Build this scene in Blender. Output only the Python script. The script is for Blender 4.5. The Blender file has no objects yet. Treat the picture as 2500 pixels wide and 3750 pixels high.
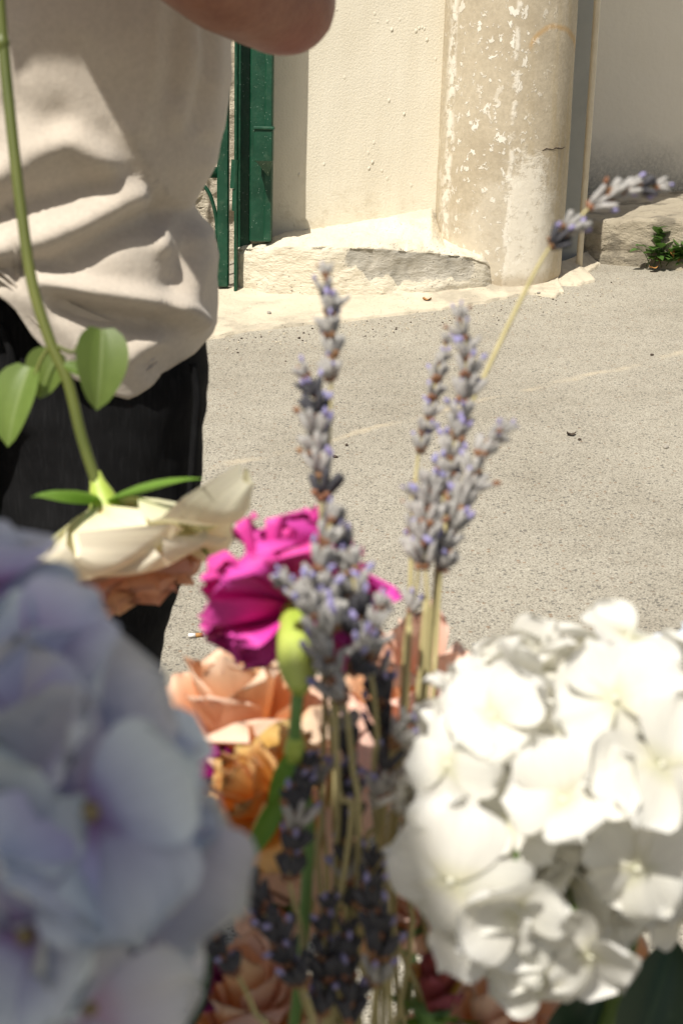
import bpy, math, random
import numpy as np
from mathutils import Vector, Matrix, noise as mnoise

random.seed(7)
R = math.radians
sc = bpy.context.scene
COL = sc.collection

# ------------------------------------------------------------------ camera
CAM_H = 1.05
FPX = 5208.3            # focal length in photograph pixels (50 mm on 24 x 36)
PITCH, ROLL = R(16.0), 0.025
_up = Vector((0, math.sin(PITCH), math.cos(PITCH))); _rt = Vector((1, 0, 0))
CF = Vector((0, math.cos(PITCH), -math.sin(PITCH)))
CU = _up * math.cos(ROLL) - _rt * math.sin(ROLL)
CR = _rt * math.cos(ROLL) + _up * math.sin(ROLL)
CO = Vector((0, 0, CAM_H))
cam_data = bpy.data.cameras.new('camera')
cam = bpy.data.objects.new('camera', cam_data); COL.objects.link(cam)
m3 = Matrix((CR, CU, -CF)).transposed()
cam.matrix_world = Matrix.Translation(CO) @ m3.to_4x4()
cam_data.sensor_fit = 'VERTICAL'; cam_data.sensor_height = 36; cam_data.sensor_width = 24
cam_data.lens = 50; cam_data.clip_start = 0.02; cam_data.clip_end = 3000
cam_data.dof.use_dof = True; cam_data.dof.focus_distance = 4.3; cam_data.dof.aperture_fstop = 15.0
sc.camera = cam

# ------------------------------------------------------------------ light
SUN_EL, SUN_AZ = R(57), R(32)       # azimuth: to the left of straight behind the camera
SDIR = Vector((-math.sin(SUN_AZ) * math.cos(SUN_EL), -math.cos(SUN_AZ) * math.cos(SUN_EL), math.sin(SUN_EL)))
world = bpy.data.worlds.new('World'); sc.world = world; world.use_nodes = True
wn = world.node_tree; bg = wn.nodes['Background']
sky = wn.nodes.new('ShaderNodeTexSky'); sky.sky_type = 'NISHITA'; sky.sun_disc = False
sky.sun_elevation = SUN_EL; sky.dust_density = 3.0; sky.ozone_density = 0.6
sky.sun_rotation = math.atan2(SDIR.x, SDIR.y)
wn.links.new(sky.outputs[0], bg.inputs[0]); bg.inputs[1].default_value = 0.06
sun = bpy.data.lights.new('sun', 'SUN'); sun.energy = 4.8; sun.angle = R(0.53); sun.color = (1, 0.955, 0.88)
sun_o = bpy.data.objects.new('sun', sun); COL.objects.link(sun_o)
sun_o.rotation_euler = SDIR.to_track_quat('Z', 'Y').to_euler(); sun_o.location = (-3, -4, 8)
vs = sc.view_settings; vs.view_transform = 'Standard'; vs.look = 'None'; vs.exposure = 0.27; vs.gamma = 1; vs.use_curve_mapping = False

# ------------------------------------------------------------------ projection helpers
def ray(px, py):
    return CF + CR * ((px - 1250) / FPX) + CU * ((1875 - py) / FPX)
def P(px, py, Z): return CO + ray(px, py) * Z
def PY(px, py, y):
    d = ray(px, py); return CO + d * (y / d.y)
GX, GY = 0.052, 0.0875
def gz(x, y): return GX * x + GY * y
def G(px, py):
    d = ray(px, py); t = -CAM_H / (d.z - GX * d.x - GY * d.y)
    return CO + d * t
def to_px(v):
    d = v - CO; z = d.dot(CF)
    return 1250 + FPX * d.dot(CR) / z, 1875 - FPX * d.dot(CU) / z
def up_to(base, py):
    """height above the point base at which its vertical crosses image row py"""
    lo, hi = -0.5, 4.0
    for _ in range(50):
        m = (lo + hi) / 2
        if to_px(base + Vector((0, 0, m)))[1] > py: lo = m
        else: hi = m
    return lo

# ------------------------------------------------------------------ object helpers
def tag(o, label=None, cat=None, group=None, kind=None):
    if label: o['label'] = label
    if cat: o['category'] = cat
    if group: o['group'] = group
    if kind: o['kind'] = kind
    return o
def mesh(name, verts, faces, mats=None, uvs=None, smooth=True, fmat=None):
    me = bpy.data.meshes.new(name)
    me.from_pydata([tuple(v) for v in verts], [], faces)
    for m in (mats if isinstance(mats, (list, tuple)) else [mats] if mats else []): me.materials.append(m)
    if smooth: me.polygons.foreach_set('use_smooth', [True] * len(me.polygons))
    if fmat is not None: me.polygons.foreach_set('material_index', fmat)
    if uvs is not None:
        ul = me.uv_layers.new(name='UVMap')
        li = np.zeros(len(me.loops), dtype=np.int32); me.loops.foreach_get('vertex_index', li)
        ul.data.foreach_set('uv', np.asarray(uvs, dtype=np.float32)[li].ravel())
    me.update(); return me
def link(name, me, parent=None, M=None):
    o = bpy.data.objects.new(name, me); COL.objects.link(o)
    if parent is not None: o.parent = parent
    if M is not None: o.matrix_basis = M
    return o
def empty(name, loc=(0, 0, 0)):
    o = bpy.data.objects.new(name, None); COL.objects.link(o); o.location = loc
    o.empty_display_size = 0.05
    return o
class MB:
    def __init__(s): s.v, s.f, s.m, s.uv = [], [], [], []
    def add(s, v, f, mi=0, uv=None):
        b = len(s.v); s.v += [Vector(x) for x in v]; s.f += [tuple(i + b for i in q) for q in f]; s.m += [mi] * len(f)
        s.uv += list(uv) if uv else [(0, 0)] * len(v)
        return s
    def box(s, c, size, rot=None, mi=0, bev=0.0):
        c = Vector(c); hx, hy, hz = size[0] / 2, size[1] / 2, size[2] / 2
        if bev <= 0:
            vs_ = [(x, y, z) for z in (-hz, hz) for x, y in ((-hx, -hy), (hx, -hy), (hx, hy), (-hx, hy))]
            fs = [(3, 2, 1, 0), (4, 5, 6, 7), (0, 1, 5, 4), (1, 2, 6, 5), (2, 3, 7, 6), (3, 0, 4, 7)]
        else:
            b = min(bev, hx * .9, hy * .9, hz * .9); vs_ = []
            oct_ = [(-hx + b, -hy), (hx - b, -hy), (hx, -hy + b), (hx, hy - b), (hx - b, hy), (-hx + b, hy), (-hx, hy - b), (-hx, -hy + b)]
            k = lambda q, d: (q[0] - math.copysign(d, q[0]), q[1] - math.copysign(d, q[1]))
            for z, ins in ((-hz, b), (-hz + b, 0), (hz - b, 0), (hz, b)):
                vs_ += [(*(k(q, ins) if ins else q), z) for q in oct_]
            fs = [tuple(range(7, -1, -1)), tuple(range(24, 32))]
            for r in range(3): fs += [(r * 8 + i, r * 8 + (i + 1) % 8, r * 8 + 8 + (i + 1) % 8, r * 8 + 8 + i) for i in range(8)]
        vs_ = [Vector(v) for v in vs_]
        if rot: vs_ = [rot @ v for v in vs_]
        return s.add([v + c for v in vs_], fs, mi)
    def tube(s, pts, rad, seg=8, mi=0, cap=True, sub=1):
        pts = [Vector(p) for p in pts]
        if not hasattr(rad, '__len__'): rad = [rad] * len(pts)
        if sub > 1: pts, rad = resample(pts, rad, sub)
        n = len(pts); rings = []
        t0 = (pts[1] - pts[0]).normalized(); ref = t0.orthogonal().normalized()
        for i in range(n):
            t = (pts[min(i + 1, n - 1)] - pts[max(i - 1, 0)]).normalized()
            ref = (ref - t * ref.dot(t)).normalized(); b = t.cross(ref)
            rings.append([pts[i] + (ref * math.cos(a) + b * math.sin(a)) * rad[i] for a in [2 * math.pi * k / seg for k in range(seg)]])
        vs_ = [v for r in rings for v in r]; uv = [(k / seg, i / (n - 1)) for i in range(n) for k in range(seg)]
        fs = [(i * seg + k, i * seg + (k + 1) % seg, (i + 1) * seg + (k + 1) % seg, (i + 1) * seg + k) for i in range(n - 1) for k in range(seg)]
        if cap: fs += [tuple(range(seg - 1, -1, -1)), tuple((n - 1) * seg + k for k in range(seg))]
        return s.add(vs_, fs, mi, uv)
    def blob(s, c, r, mi=0, seg=12, rings=8, rot=None):
        c = Vector(c); r = Vector(r) if hasattr(r, '__len__') else Vector((r, r, r)); vs_ = []
        for i in range(rings + 1):
            th = math.pi * i / rings
            for k in range(seg):
                a = 2 * math.pi * k / seg
                v = Vector((math.sin(th) * math.cos(a) * r.x, math.sin(th) * math.sin(a) * r.y, math.cos(th) * r.z))
                vs_.append((rot @ v if rot else v) + c)
        fs = [(i * seg + k, (i + 1) * seg + k, (i + 1) * seg + (k + 1) % seg, i * seg + (k + 1) % seg) for i in range(rings) for k in range(seg)]
        return s.add(vs_, fs, mi)
    def limb(s, p0, p1, r0, r1, seg=12):
        p0, p1 = Vector(p0), Vector(p1); d = (p1 - p0).normalized(); pts, rr = [], []
        for a in (88, 60, 30): pts.append(p0 - d * r0 * math.sin(R(a))); rr.append(r0 * math.cos(R(a)))
        L = (p1 - p0).length
        for k in range(5): pts.append(p0 + d * L * k / 4); rr.append(r0 + (r1 - r0) * k / 4)
        for a in (30, 60, 88): pts.append(p1 + d * r1 * math.sin(R(a))); rr.append(r1 * math.cos(R(a)))
        return s.tube(pts, rr, seg)
    def build(s, name, mats, parent=None, smooth=True, origin=None, M=None):
        v = s.v if origin is None else [x - Vector(origin) for x in s.v]
        return link(name, mesh(name, v, s.f, mats, s.uv, smooth, s.m), parent, M)
def resample(pts, rad, sub):
    op, orr, n = [], [], len(pts)
    for i in range(n - 1):
        a, b, c, d = pts[max(i - 1, 0)], pts[i], pts[i + 1], pts[min(i + 2, n - 1)]
        for k in range(sub):
            t = k / sub
            op.append(0.5 * ((2 * b) + (c - a) * t + (2 * a - 5 * b + 4 * c - d) * t * t + (3 * b - 3 * c + d - a) * t ** 3))
            orr.append(rad[i] + (rad[i + 1] - rad[i]) * t)
    op.append(pts[-1]); orr.append(rad[-1]); return op, orr
def frame_z(n, spin=0.0, hint=None):
    """rotation whose local Z is n"""
    n = Vector(n).normalized()
    q = n.to_track_quat('Z', 'Y').to_matrix()
    if hint is not None:
        y = Vector(hint); y = (y - n * y.dot(n)).normalized(); x = y.cross(n)
        q = Matrix((x, y, n)).transposed()
    return (q @ Matrix.Rotation(spin, 3, 'Z')).to_4x4()
def fbm(x, y, z=0.0, oct=4):
    return mnoise.fractal(Vector((x, y, z)), 0.9, 2.0, oct)
def lerp_list(x, xs, ys):
    return float(np.interp(x, xs, ys))

# ------------------------------------------------------------------ material helpers
class NT:
    def __init__(s, name):
        s.mat = bpy.data.materials.new(name); s.mat.use_nodes = True
        s.t = s.mat.node_tree; s.b = s.t.nodes['Principled BSDF']; s.out = s.t.nodes['Material Output']
        s.tc = s.t.nodes.new('ShaderNodeTexCoord')
    def n(s, t, **kw):
        o = s.t.nodes.new(t)
        for k, v in kw.items(): setattr(o, k, v)
        return o
    def put(s, sock, v):
        if isinstance(v, bpy.types.NodeSocket): s.t.links.new(v, sock)
        elif hasattr(v, '__len__') and len(v) == 3 and sock.type == 'RGBA': sock.default_value = (*v, 1)
        else: sock.default_value = v
    def vec(s, scale=(1, 1, 1), src=None, rot=(0, 0, 0), loc=(0, 0, 0)):
        m = s.n('ShaderNodeMapping'); s.put(m.inputs['Vector'], src or s.tc.outputs['Object'])
        m.inputs['Scale'].default_value = scale; m.inputs['Rotation'].default_value = rot; m.inputs['Location'].default_value = loc
        return m.outputs[0]
    def noise(s, scale, detail=4, vec=None, rough=0.55, dist=0.0):
        o = s.n('ShaderNodeTexNoise'); s.put(o.inputs['Vector'], vec or s.tc.outputs['Object'])
        o.inputs['Scale'].default_value = scale; o.inputs['Detail'].default_value = detail
        o.inputs['Roughness'].default_value = rough; o.inputs['Distortion'].default_value = dist
        return o.outputs[0]
    def vor(s, scale, vec=None, feat='F1', rnd=1.0):
        o = s.n('ShaderNodeTexVoronoi', feature=feat); s.put(o.inputs['Vector'], vec or s.tc.outputs['Object'])
        o.inputs['Scale'].default_value = scale; o.inputs['Randomness'].default_value = rnd
        return o
    def ramp(s, fac, stops, interp='LINEAR'):
        o = s.n('ShaderNodeValToRGB'); e = o.color_ramp.elements; o.color_ramp.interpolation = interp
        while len(e) < len(stops): e.new(0.5)
        for el, (p, c) in zip(e, stops):
            el.position = p; el.color = (*c, 1) if hasattr(c, '__len__') else (c, c, c, 1)
        s.put(o.inputs[0], fac); return o.outputs[0]
    def mix(s, fac, a, b, mode='MIX'):
        o = s.n('ShaderNodeMix', data_type='RGBA', blend_type=mode)
        s.put(o.inputs[0], fac); s.put(o.inputs[6], a); s.put(o.inputs[7], b); return o.outputs[2]
    def math(s, op, a, b=0.0, c=0.0, clamp=False):
        o = s.n('ShaderNodeMath', operation=op, use_clamp=clamp)
        s.put(o.inputs[0], a); s.put(o.inputs[1], b)
        if len(o.inputs) > 2: s.put(o.inputs[2], c)
        return o.outputs[0]
    def sep(s, v=None):
        o = s.n('ShaderNodeSeparateXYZ'); s.put(o.inputs[0], v or s.tc.outputs['Object']); return o.outputs
    def rnd(s): return s.n('ShaderNodeObjectInfo').outputs['Random']
    def bump(s, h, strength=0.5, dist=0.01, prev=None):
        o = s.n('ShaderNodeBump'); s.put(o.inputs['Height'], h); o.inputs['Strength'].default_value = strength
        o.inputs['Distance'].default_value = dist
        if prev is not None: s.put(o.inputs['Normal'], prev)
        s.put(s.b.inputs['Normal'], o.outputs[0]); return o.outputs[0]
    def col(s, c): s.put(s.b.inputs['Base Color'], c); s.c = c; return s
    def rough(s, r): s.put(s.b.inputs['Roughness'], r); return s
    def trans(s, amount, tint):
        """thin petal or leaf: some light passes through"""
        t = s.n('ShaderNodeBsdfTranslucent'); s.put(t.inputs[0], tint)
        mx = s.n('ShaderNodeMixShader'); mx.inputs[0].default_value = amount
        s.t.links.new(s.b.outputs[0], mx.inputs[1]); s.t.links.new(t.outputs[0], mx.inputs[2])
        s.t.links.new(mx.outputs[0], s.out.inputs[0]); return s
def hsv_shift(k, c, amt_h=0.02, amt_v=0.25):
    o = k.n('ShaderNodeHueSaturation'); r = k.rnd()
    k.put(o.inputs['Hue'], k.math('ADD', 0.5 - amt_h / 2, k.math('MULTIPLY', r, amt_h)))
    k.put(o.inputs['Value'], k.math('ADD', 1 - amt_v / 2, k.math('MULTIPLY', k.math('FRACT', k.math('MULTIPLY', r, 7.13)), amt_v)))
    k.put(o.inputs['Color'], c); return o.outputs[0]
def simple(name, a, b, scale=20, rough=0.6, bump=0.2, bdist=0.002, stretch=(1, 1, 1), vary=0.0, spec=None):
    k = NT(name); f = k.noise(scale, 5, k.vec(stretch)); c = k.ramp(f, [(0.3, a), (0.7, b)])
    if vary: c = hsv_shift(k, c, 0.02, vary)
    k.col(c).rough(rough); k.bump(f, bump, bdist)
    if spec is not None: k.b.inputs['Specular IOR Level'].default_value = spec
    return k.mat

# ================================================================== materials of the setting
def m_asphalt():
    k = NT('asphalt'); o = k.tc.outputs['Object']
    v = k.vor(100, o); v2 = k.vor(215, o)
    n = k.noise(300, 3); c = k.ramp(n, [(0.25, (0.20, 0.184, 0.150)), (0.5, (0.355, 0.328, 0.268)), (0.75, (0.475, 0.443, 0.368))])
    r2 = k.sep(v2.outputs['Color'])[1]
    s2 = k.math('MULTIPLY', k.ramp(r2, [(0.40, 1.0), (0.46, 0.0)]), k.ramp(v2.outputs['Distance'], [(0.30, 1.0), (0.46, 0.0)]))
    c = k.mix(k.math('MULTIPLY', s2, 0.85), c, (0.14, 0.128, 0.105))
    l2 = k.math('MULTIPLY', k.ramp(r2, [(0.86, 0.0), (0.9, 1.0)]), k.ramp(v2.outputs['Distance'], [(0.30, 1.0), (0.46, 0.0)]))
    c = k.mix(k.math('MULTIPLY', l2, 0.6), c, (0.58, 0.545, 0.45))
    r1 = k.sep(v.outputs['Color'])[0]
    s1 = k.math('MULTIPLY', k.ramp(r1, [(0.22, 1.0), (0.25, 0.0)]), k.ramp(v.outputs['Distance'], [(0.28, 1.0), (0.42, 0.0)]))
    stone = k.ramp(k.sep(v.outputs['Color'])[2], [(0.0, (0.13, 0.125, 0.11)), (0.6, (0.20, 0.185, 0.155)), (0.9, (0.26, 0.19, 0.13)), (1.0, (0.26, 0.19, 0.13))])
    c = k.mix(k.math('MULTIPLY', s1, 0.9), c, stone)
    patch = k.noise(1.1, 6, rough=0.62); c = k.mix(1.0, c, k.ramp(patch, [(0.32, (0.78, 0.765, 0.74)), (0.5, (0.97, 0.965, 0.955)), (0.7, (1.08, 1.08, 1.07))]), 'MULTIPLY')
    pb = k.noise(11, 4, rough=0.7); c = k.mix(1.0, c, k.ramp(pb, [(0.25, (0.91, 0.90, 0.88)), (0.75, (1.05, 1.05, 1.05))]), 'MULTIPLY')
    # old pale joint running across the street
    a, b = G(750, 1722), G(2200, 1362); d = (b - a); d.z = 0; d.normalize(); nx, ny = -d.y, d.x; x, y, z = k.sep()[:3]
    dist = k.math('ADD', k.math('MULTIPLY', x, nx), k.math('ADD', k.math('MULTIPLY', y, ny), -(a.x * nx + a.y * ny)))
    dist = k.math('ADD', dist, k.math('MULTIPLY', k.math('SUBTRACT', k.noise(6, 6, rough=0.6), 0.5), 0.12))
    line = k.math('MULTIPLY', k.ramp(k.math('ABSOLUTE', dist), [(0.004, 1.0), (0.022, 0.0)]), k.ramp(k.noise(8, 4), [(0.38, 0.0), (0.6, 1.0)]))
    c = k.mix(k.math('MULTIPLY', line, 0.5), c, (0.56, 0.47, 0.33))
    k.col(c).rough(0.93)
    k.bump(k.math('ADD', k.math('MULTIPLY', s1, 0.6), k.math('ADD', n, k.math('MULTIPLY', v2.outputs['Distance'], -0.4))), 0.45, 0.004); k.b.inputs['Specular IOR Level'].default_value = 0.15
    return k.mat
def m_stucco(name, a, b, streak=0.25, bstr=0.5):
    k = NT(name)
    st = k.noise(14, 5, k.vec((1.2, 1.2, 0.06)), 0.6); big = k.noise(1.8, 5, rough=0.6); gr = k.noise(160, 4)
    c = k.ramp(big, [(0.3, a), (0.72, b)])
    c = k.mix(streak, c, k.mix(1.0, c, k.ramp(st, [(0.35, (0.78, 0.74, 0.66)), (0.62, (1.03, 1.03, 1.03))]), 'MULTIPLY'))
    z = k.sep()[2]
    dirt = k.math('MULTIPLY', k.ramp(z, [(0.0, 1.0), (0.28, 0.9), (0.40, 0.0)]), k.ramp(k.noise(22, 6, rough=0.7), [(0.5, 0.0), (0.66, 1.0)]))
    c = k.mix(k.math('MULTIPLY', dirt, 0.45), c, (0.40, 0.33, 0.21))
    k.col(c).rough(0.88)
    lum = k.ramp(k.vor(26, k.vec((1, 1, 0.7))).outputs['Distance'], [(0.0, 1.0), (0.16, 0.0)])
    msk = k.ramp(k.noise(6, 3), [(0.5, 0.0), (0.62, 1.0)])
    h = k.math('ADD', k.math('MULTIPLY', k.math('MULTIPLY', lum, msk), 0.9), k.math('ADD', k.math('MULTIPLY', st, 0.12), k.math('MULTIPLY', gr, 0.25)))
    k.bump(h, bstr, 0.012)
    return k.mat
def m_pillar():
    k = NT('weathered_pillar'); o = k.tc.outputs['Object']; x, y, z = k.sep()[:3]
    base = k.ramp(k.noise(3.2, 6, rough=0.65), [(0.28, (0.40, 0.33, 0.225)), (0.5, (0.52, 0.445, 0.32)), (0.75, (0.60, 0.525, 0.39))])
    base = k.mix(k.ramp(k.noise(60, 5, rough=0.75), [(0.4, 0.35), (0.62, 0.0)]), base, (0.30, 0.25, 0.17))
    # yellowish stain columns on the right of the pillar
    stc = k.math('MULTIPLY', k.ramp(k.noise(16, 4, k.vec((1, 1, 0.1))), [(0.5, 0.0), (0.7, 0.6)]), k.ramp(x, [(0.03, 0.0), (0.16, 1.0)]))
    base = k.mix(stc, base, (0.47, 0.34, 0.13))
    # flaked white paint: ragged blotches in clusters
    b1 = k.ramp(k.noise(25, 7, k.vec((1, 1, 0.8)), 0.6, 0.2), [(0.60, 0.0), (0.625, 1.0)])
    b2 = k.ramp(k.noise(42, 6, k.vec((1, 1, 0.8), loc=(2, 5, 1)), 0.62), [(0.60, 0.0), (0.63, 1.0)])
    cl = k.ramp(k.noise(4.2, 3), [(0.36, 0.0), (0.50, 1.0)])
    mid = k.ramp(k.math('ABSOLUTE', k.math('ADD', x, 0.05)), [(0.09, 1.0), (0.20, 0.15)])
    fl = k.math('MULTIPLY', k.math('MAXIMUM', k.math('MULTIPLY', b1, cl), k.math('MULTIPLY', b2, 0.85)), mid)
    # thin pale vertical run and a paint line on the left flank
    run = k.ramp(k.math('ABSOLUTE', k.math('ADD', k.math('ADD', x, -0.005), k.math('MULTIPLY', k.math('SUBTRACT', k.noise(9, 5), 0.5), 0.03))), [(0.004, 0.75), (0.012, 0.0)])
    run2 = k.ramp(k.math('ABSOLUTE', k.math('ADD', k.math('ADD', x, 0.196), k.math('MULTIPLY', k.math('SUBTRACT', k.noise(10, 5), 0.5), 0.03))), [(0.006, 0.9), (0.014, 0.0)])
    fl = k.math('MAXIMUM', fl, k.math('MULTIPLY', k.math('MAXIMUM', run, run2), k.ramp(k.noise(30, 4), [(0.4, 0.0), (0.55, 1.0)])))
    c = k.mix(k.math('MULTIPLY', fl, 0.85), base, (0.80, 0.755, 0.65))
    # whitewash on the foot, ragged upper edge, more to the front right
    edge = k.math('ADD', k.math('ADD', z, k.math('MULTIPLY', k.math('SUBTRACT', k.noise(9, 8, rough=0.75), 0.5), 0.55)), k.math('MULTIPLY', k.math('ABSOLUTE', k.math('SUBTRACT', x, 0.05)), 0.9))
    ww = k.ramp(edge, [(0.38, 1.0), (0.46, 0.0)])
    ww = k.math('MULTIPLY', ww, k.ramp(k.noise(34, 7, rough=0.75), [(0.33, 0.45), (0.47, 1.0)]))
    ww = k.math('MULTIPLY', ww, k.ramp(k.math('ADD', x, k.math('MULTIPLY', k.math('SUBTRACT', k.noise(13, 7, rough=0.7), 0.5), 0.16)), [(-0.21, 0.3), (-0.08, 0.95), (0.13, 1.0), (0.185, 0.15)]))
    c = k.mix(k.math('MULTIPLY', ww, 0.8), c, (0.78, 0.725, 0.605))
    foot = k.ramp(k.math('ADD', z, k.math('MULTIPLY', k.noise(20, 4), 0.06)), [(0.045, 1.0), (0.075, 0.0)])
    c = k.mix(k.math('MULTIPLY', foot, 0.5), c, (0.42, 0.33, 0.21))
    # rust arc
    dx = k.math('SUBTRACT', x, 0.135); dz = k.math('SUBTRACT', z, 0.755)
    rr = k.math('SQRT', k.math('ADD', k.math('MULTIPLY', k.math('MULTIPLY', dx, dx), 1.0), k.math('MULTIPLY', dz, dz)))
    ring = k.ramp(k.math('ABSOLUTE', k.math('ADD', k.math('SUBTRACT', rr, 0.085), k.math('MULTIPLY', k.math('SUBTRACT', k.noise(20, 3), 0.5), 0.02))), [(0.002, 1.0), (0.012, 0.0)])
    ring = k.math('MULTIPLY', ring, k.ramp(dz, [(0.0, 0.0), (0.03, 1.0)]))
    c = k.mix(k.math('MULTIPLY', ring, 0.5), c, (0.52, 0.28, 0.06))
    k.col(c).rough(0.85)
    k.bump(k.math('ADD', k.math('MULTIPLY', k.math('MAXIMUM', fl, ww), 0.6), k.math('MULTIPLY', k.noise(55, 6, rough=0.7), 0.5)), 0.5, 0.006)
    return k.mat
def m_cement(name, a, b, grey, amt=0.5, bd=0.012, gscale=4.0, repair=False):
    k = NT(name)
    f = k.noise(7, 6, rough=0.7); c = k.ramp(f, [(0.3, a), (0.7, b)])
    gm = k.ramp(k.noise(gscale, 6, k.vec((1, 1, 1.6)), 0.68), [(0.5, 0.0), (0.6, 1.0)])
    c = k.mix(k.math('MULTIPLY', gm, amt), c, k.ramp(k.noise(24, 5), [(0.3, tuple(0.72 * q for q in grey)), (0.7, grey)]))
    if repair:      # grey mortar filled in by hand
        at = k.n('ShaderNodeAttribute', attribute_name='repair').outputs['Fac']
        c = k.mix(k.math('MULTIPLY', k.ramp(k.math('ADD', at, k.math('MULTIPLY', k.math('SUBTRACT', k.noise(30, 6, rough=0.7), 0.5), 0.9)), [(0.42, 0.0), (0.6, 1.0)]), 0.8), c, k.ramp(k.noise(9, 6), [(0.3, (0.27, 0.255, 0.215)), (0.7, (0.47, 0.435, 0.36))]))
    pit = k.ramp(k.vor(90).outputs['Distance'], [(0.06, 1.0), (0.2, 0.0)])
    pit = k.math('MULTIPLY', pit, k.ramp(k.noise(13, 3), [(0.48, 0.0), (0.6, 1.0)]))
    c = k.mix(k.math('MULTIPLY', pit, 0.7), c, (0.14, 0.11, 0.07))
    k.col(c).rough(0.92)
    h = k.math('ADD', k.noise(45, 7, k.vec((0.7, 0.7, 1.6)), 0.7), k.math('MULTIPLY', pit, -0.7))
    k.bump(h, 0.9, bd); return k.mat
def m_panel():
    k = NT('shaded_side_wall'); x, y, z = k.sep()[:3]
    c = k.ramp(k.noise(2.5, 5), [(0.3, (0.80, 0.75, 0.63)), (0.7, (0.85, 0.80, 0.68))])
    low = k.ramp(k.math('ADD', z, k.math('MULTIPLY', k.math('SUBTRACT', k.noise(6, 5), 0.5), 0.25)), [(0.0, 1.0), (0.10, 0.6), (0.30, 0.0)])
    sp = k.ramp(k.noise(70, 7, k.vec((1, 1, 0.8)), 0.8), [(0.36, 0.0), (0.58, 1.0)])
    c = k.mix(k.math('MULTIPLY', low, k.math('ADD', 0.35, k.math('MULTIPLY', sp, 0.6))), c, (0.10, 0.095, 0.07))
    spk = k.math('MULTIPLY', k.ramp(k.vor(11).outputs['Distance'], [(0.03, 1.0), (0.06, 0.0)]), k.ramp(k.noise(3), [(0.5, 0.0), (0.55, 1.0)]))
    c = k.mix(k.math('MULTIPLY', spk, 0.6), c, (0.12, 0.1, 0.07))
    k.col(c).rough(0.8); k.bump(k.noise(40, 5), 0.35, 0.006); return k.mat
def m_green():
    k = NT('green_gloss_paint')
    f = k.noise(9, 5); c = k.ramp(f, [(0.3, (0.0008, 0.034, 0.015)), (0.7, (0.0015, 0.060, 0.026))])
    dust = k.math('MULTIPLY', k.ramp(k.noise(26, 6, rough=0.7), [(0.52, 0.0), (0.75, 1.0)]), 0.28)
    c = k.mix(dust, c, (0.11, 0.17, 0.11))
    chip = k.math('MULTIPLY', k.ramp(k.vor(120).outputs['Distance'], [(0.10, 1.0), (0.16, 0.0)]), k.ramp(k.noise(30, 3), [(0.50, 0.0), (0.58, 1.0)]))
    c = k.mix(chip, c, (0.32, 0.40, 0.33))
    k.col(c).rough(k.ramp(f, [(0.3, 0.38), (0.7, 0.6)])); k.bump(k.noise(60, 5), 0.35, 0.004); return k.mat
MAT = dict(
    asphalt=m_asphalt(), wall=m_stucco('cream_stucco', (0.67, 0.61, 0.475), (0.74, 0.685, 0.555), 0.15, 0.6),
    pillar=m_pillar(), panel=m_panel(), green=m_green(),
    ledge=m_cement('whitewashed_cement', (0.70, 0.62, 0.46), (0.79, 0.72, 0.565), (0.46, 0.42, 0.335), 0.45, 0.014, 4.0, True),
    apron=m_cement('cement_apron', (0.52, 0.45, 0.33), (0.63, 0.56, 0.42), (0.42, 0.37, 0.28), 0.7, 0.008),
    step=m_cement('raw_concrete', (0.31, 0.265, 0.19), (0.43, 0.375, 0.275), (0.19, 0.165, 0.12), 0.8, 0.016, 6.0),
    rubble=m_cement('rough_wall', (0.60, 0.52, 0.38), (0.74, 0.67, 0.54), (0.30, 0.25, 0.18), 0.6, 0.03, 5),
    rod=simple('cream_pipe_paint', (0.60, 0.52, 0.37), (0.68, 0.60, 0.44), 40, 0.5, 0.15),
    board=simple('blue_grey_board', (0.36, 0.375, 0.35), (0.42, 0.43, 0.40), 12, 0.6, 0.2),
    seam=simple('pale_seam', (0.38, 0.33, 0.24), (0.47, 0.41, 0.30), 150, 0.95, 0.05, 0.001),
    dark=simple('dark_bits', (0.03, 0.02, 0.015), (0.09, 0.06, 0.035), 90, 0.8),
    dryleaf=simple('dry_leaf', (0.32, 0.14, 0.035), (0.46, 0.24, 0.07), 60, 0.7),
    stone=simple('small_stone', (0.22, 0.2, 0.17), (0.42, 0.38, 0.31), 60, 0.9, 0.5),
    white=simple('white_bit', (0.78, 0.75, 0.7), (0.85, 0.82, 0.78), 60, 0.7),
    zinc=simple('zinc', (0.35, 0.36, 0.37), (0.5, 0.51, 0.52), 30, 0.4, 0.2),
    canvas=simple('canvas', (0.62, 0.58, 0.49), (0.68, 0.64, 0.55), 50, 0.9, 0.2),
    wood=simple('wood_pole', (0.25, 0.16, 0.08), (0.36, 0.24, 0.13), 30, 0.6, 0.3, stretch=(1, 1, 0.1)),
)
MAT['zinc'].node_tree.nodes['Principled BSDF'].inputs['Metallic'].default_value = 0.8

# ================================================================== ground
def ground():
    xs = sorted(set([-300, -120, -50, -20, -8] + [round(-4 + 0.5 * i, 2) for i in range(21)] + [10, 25, 60, 140, 300]))
    ys = sorted(set([-200, -80, -30, -10] + [round(-4 + 0.5 * i, 2) for i in range(25)] + [12, 20, 50, 120, 300]))
    v = [(x, y, gz(x, max(-30, min(y, 60)))) for y in ys for x in xs]; w = len(xs)
    f = [(j * w + i, j * w + i + 1, (j + 1) * w + i + 1, (j + 1) * w + i) for j in range(len(ys) - 1) for i in range(w - 1)]
    o = link('street', mesh('street', v, f, MAT['asphalt'])); tag(o, kind='structure'); return o
ground()

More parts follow.
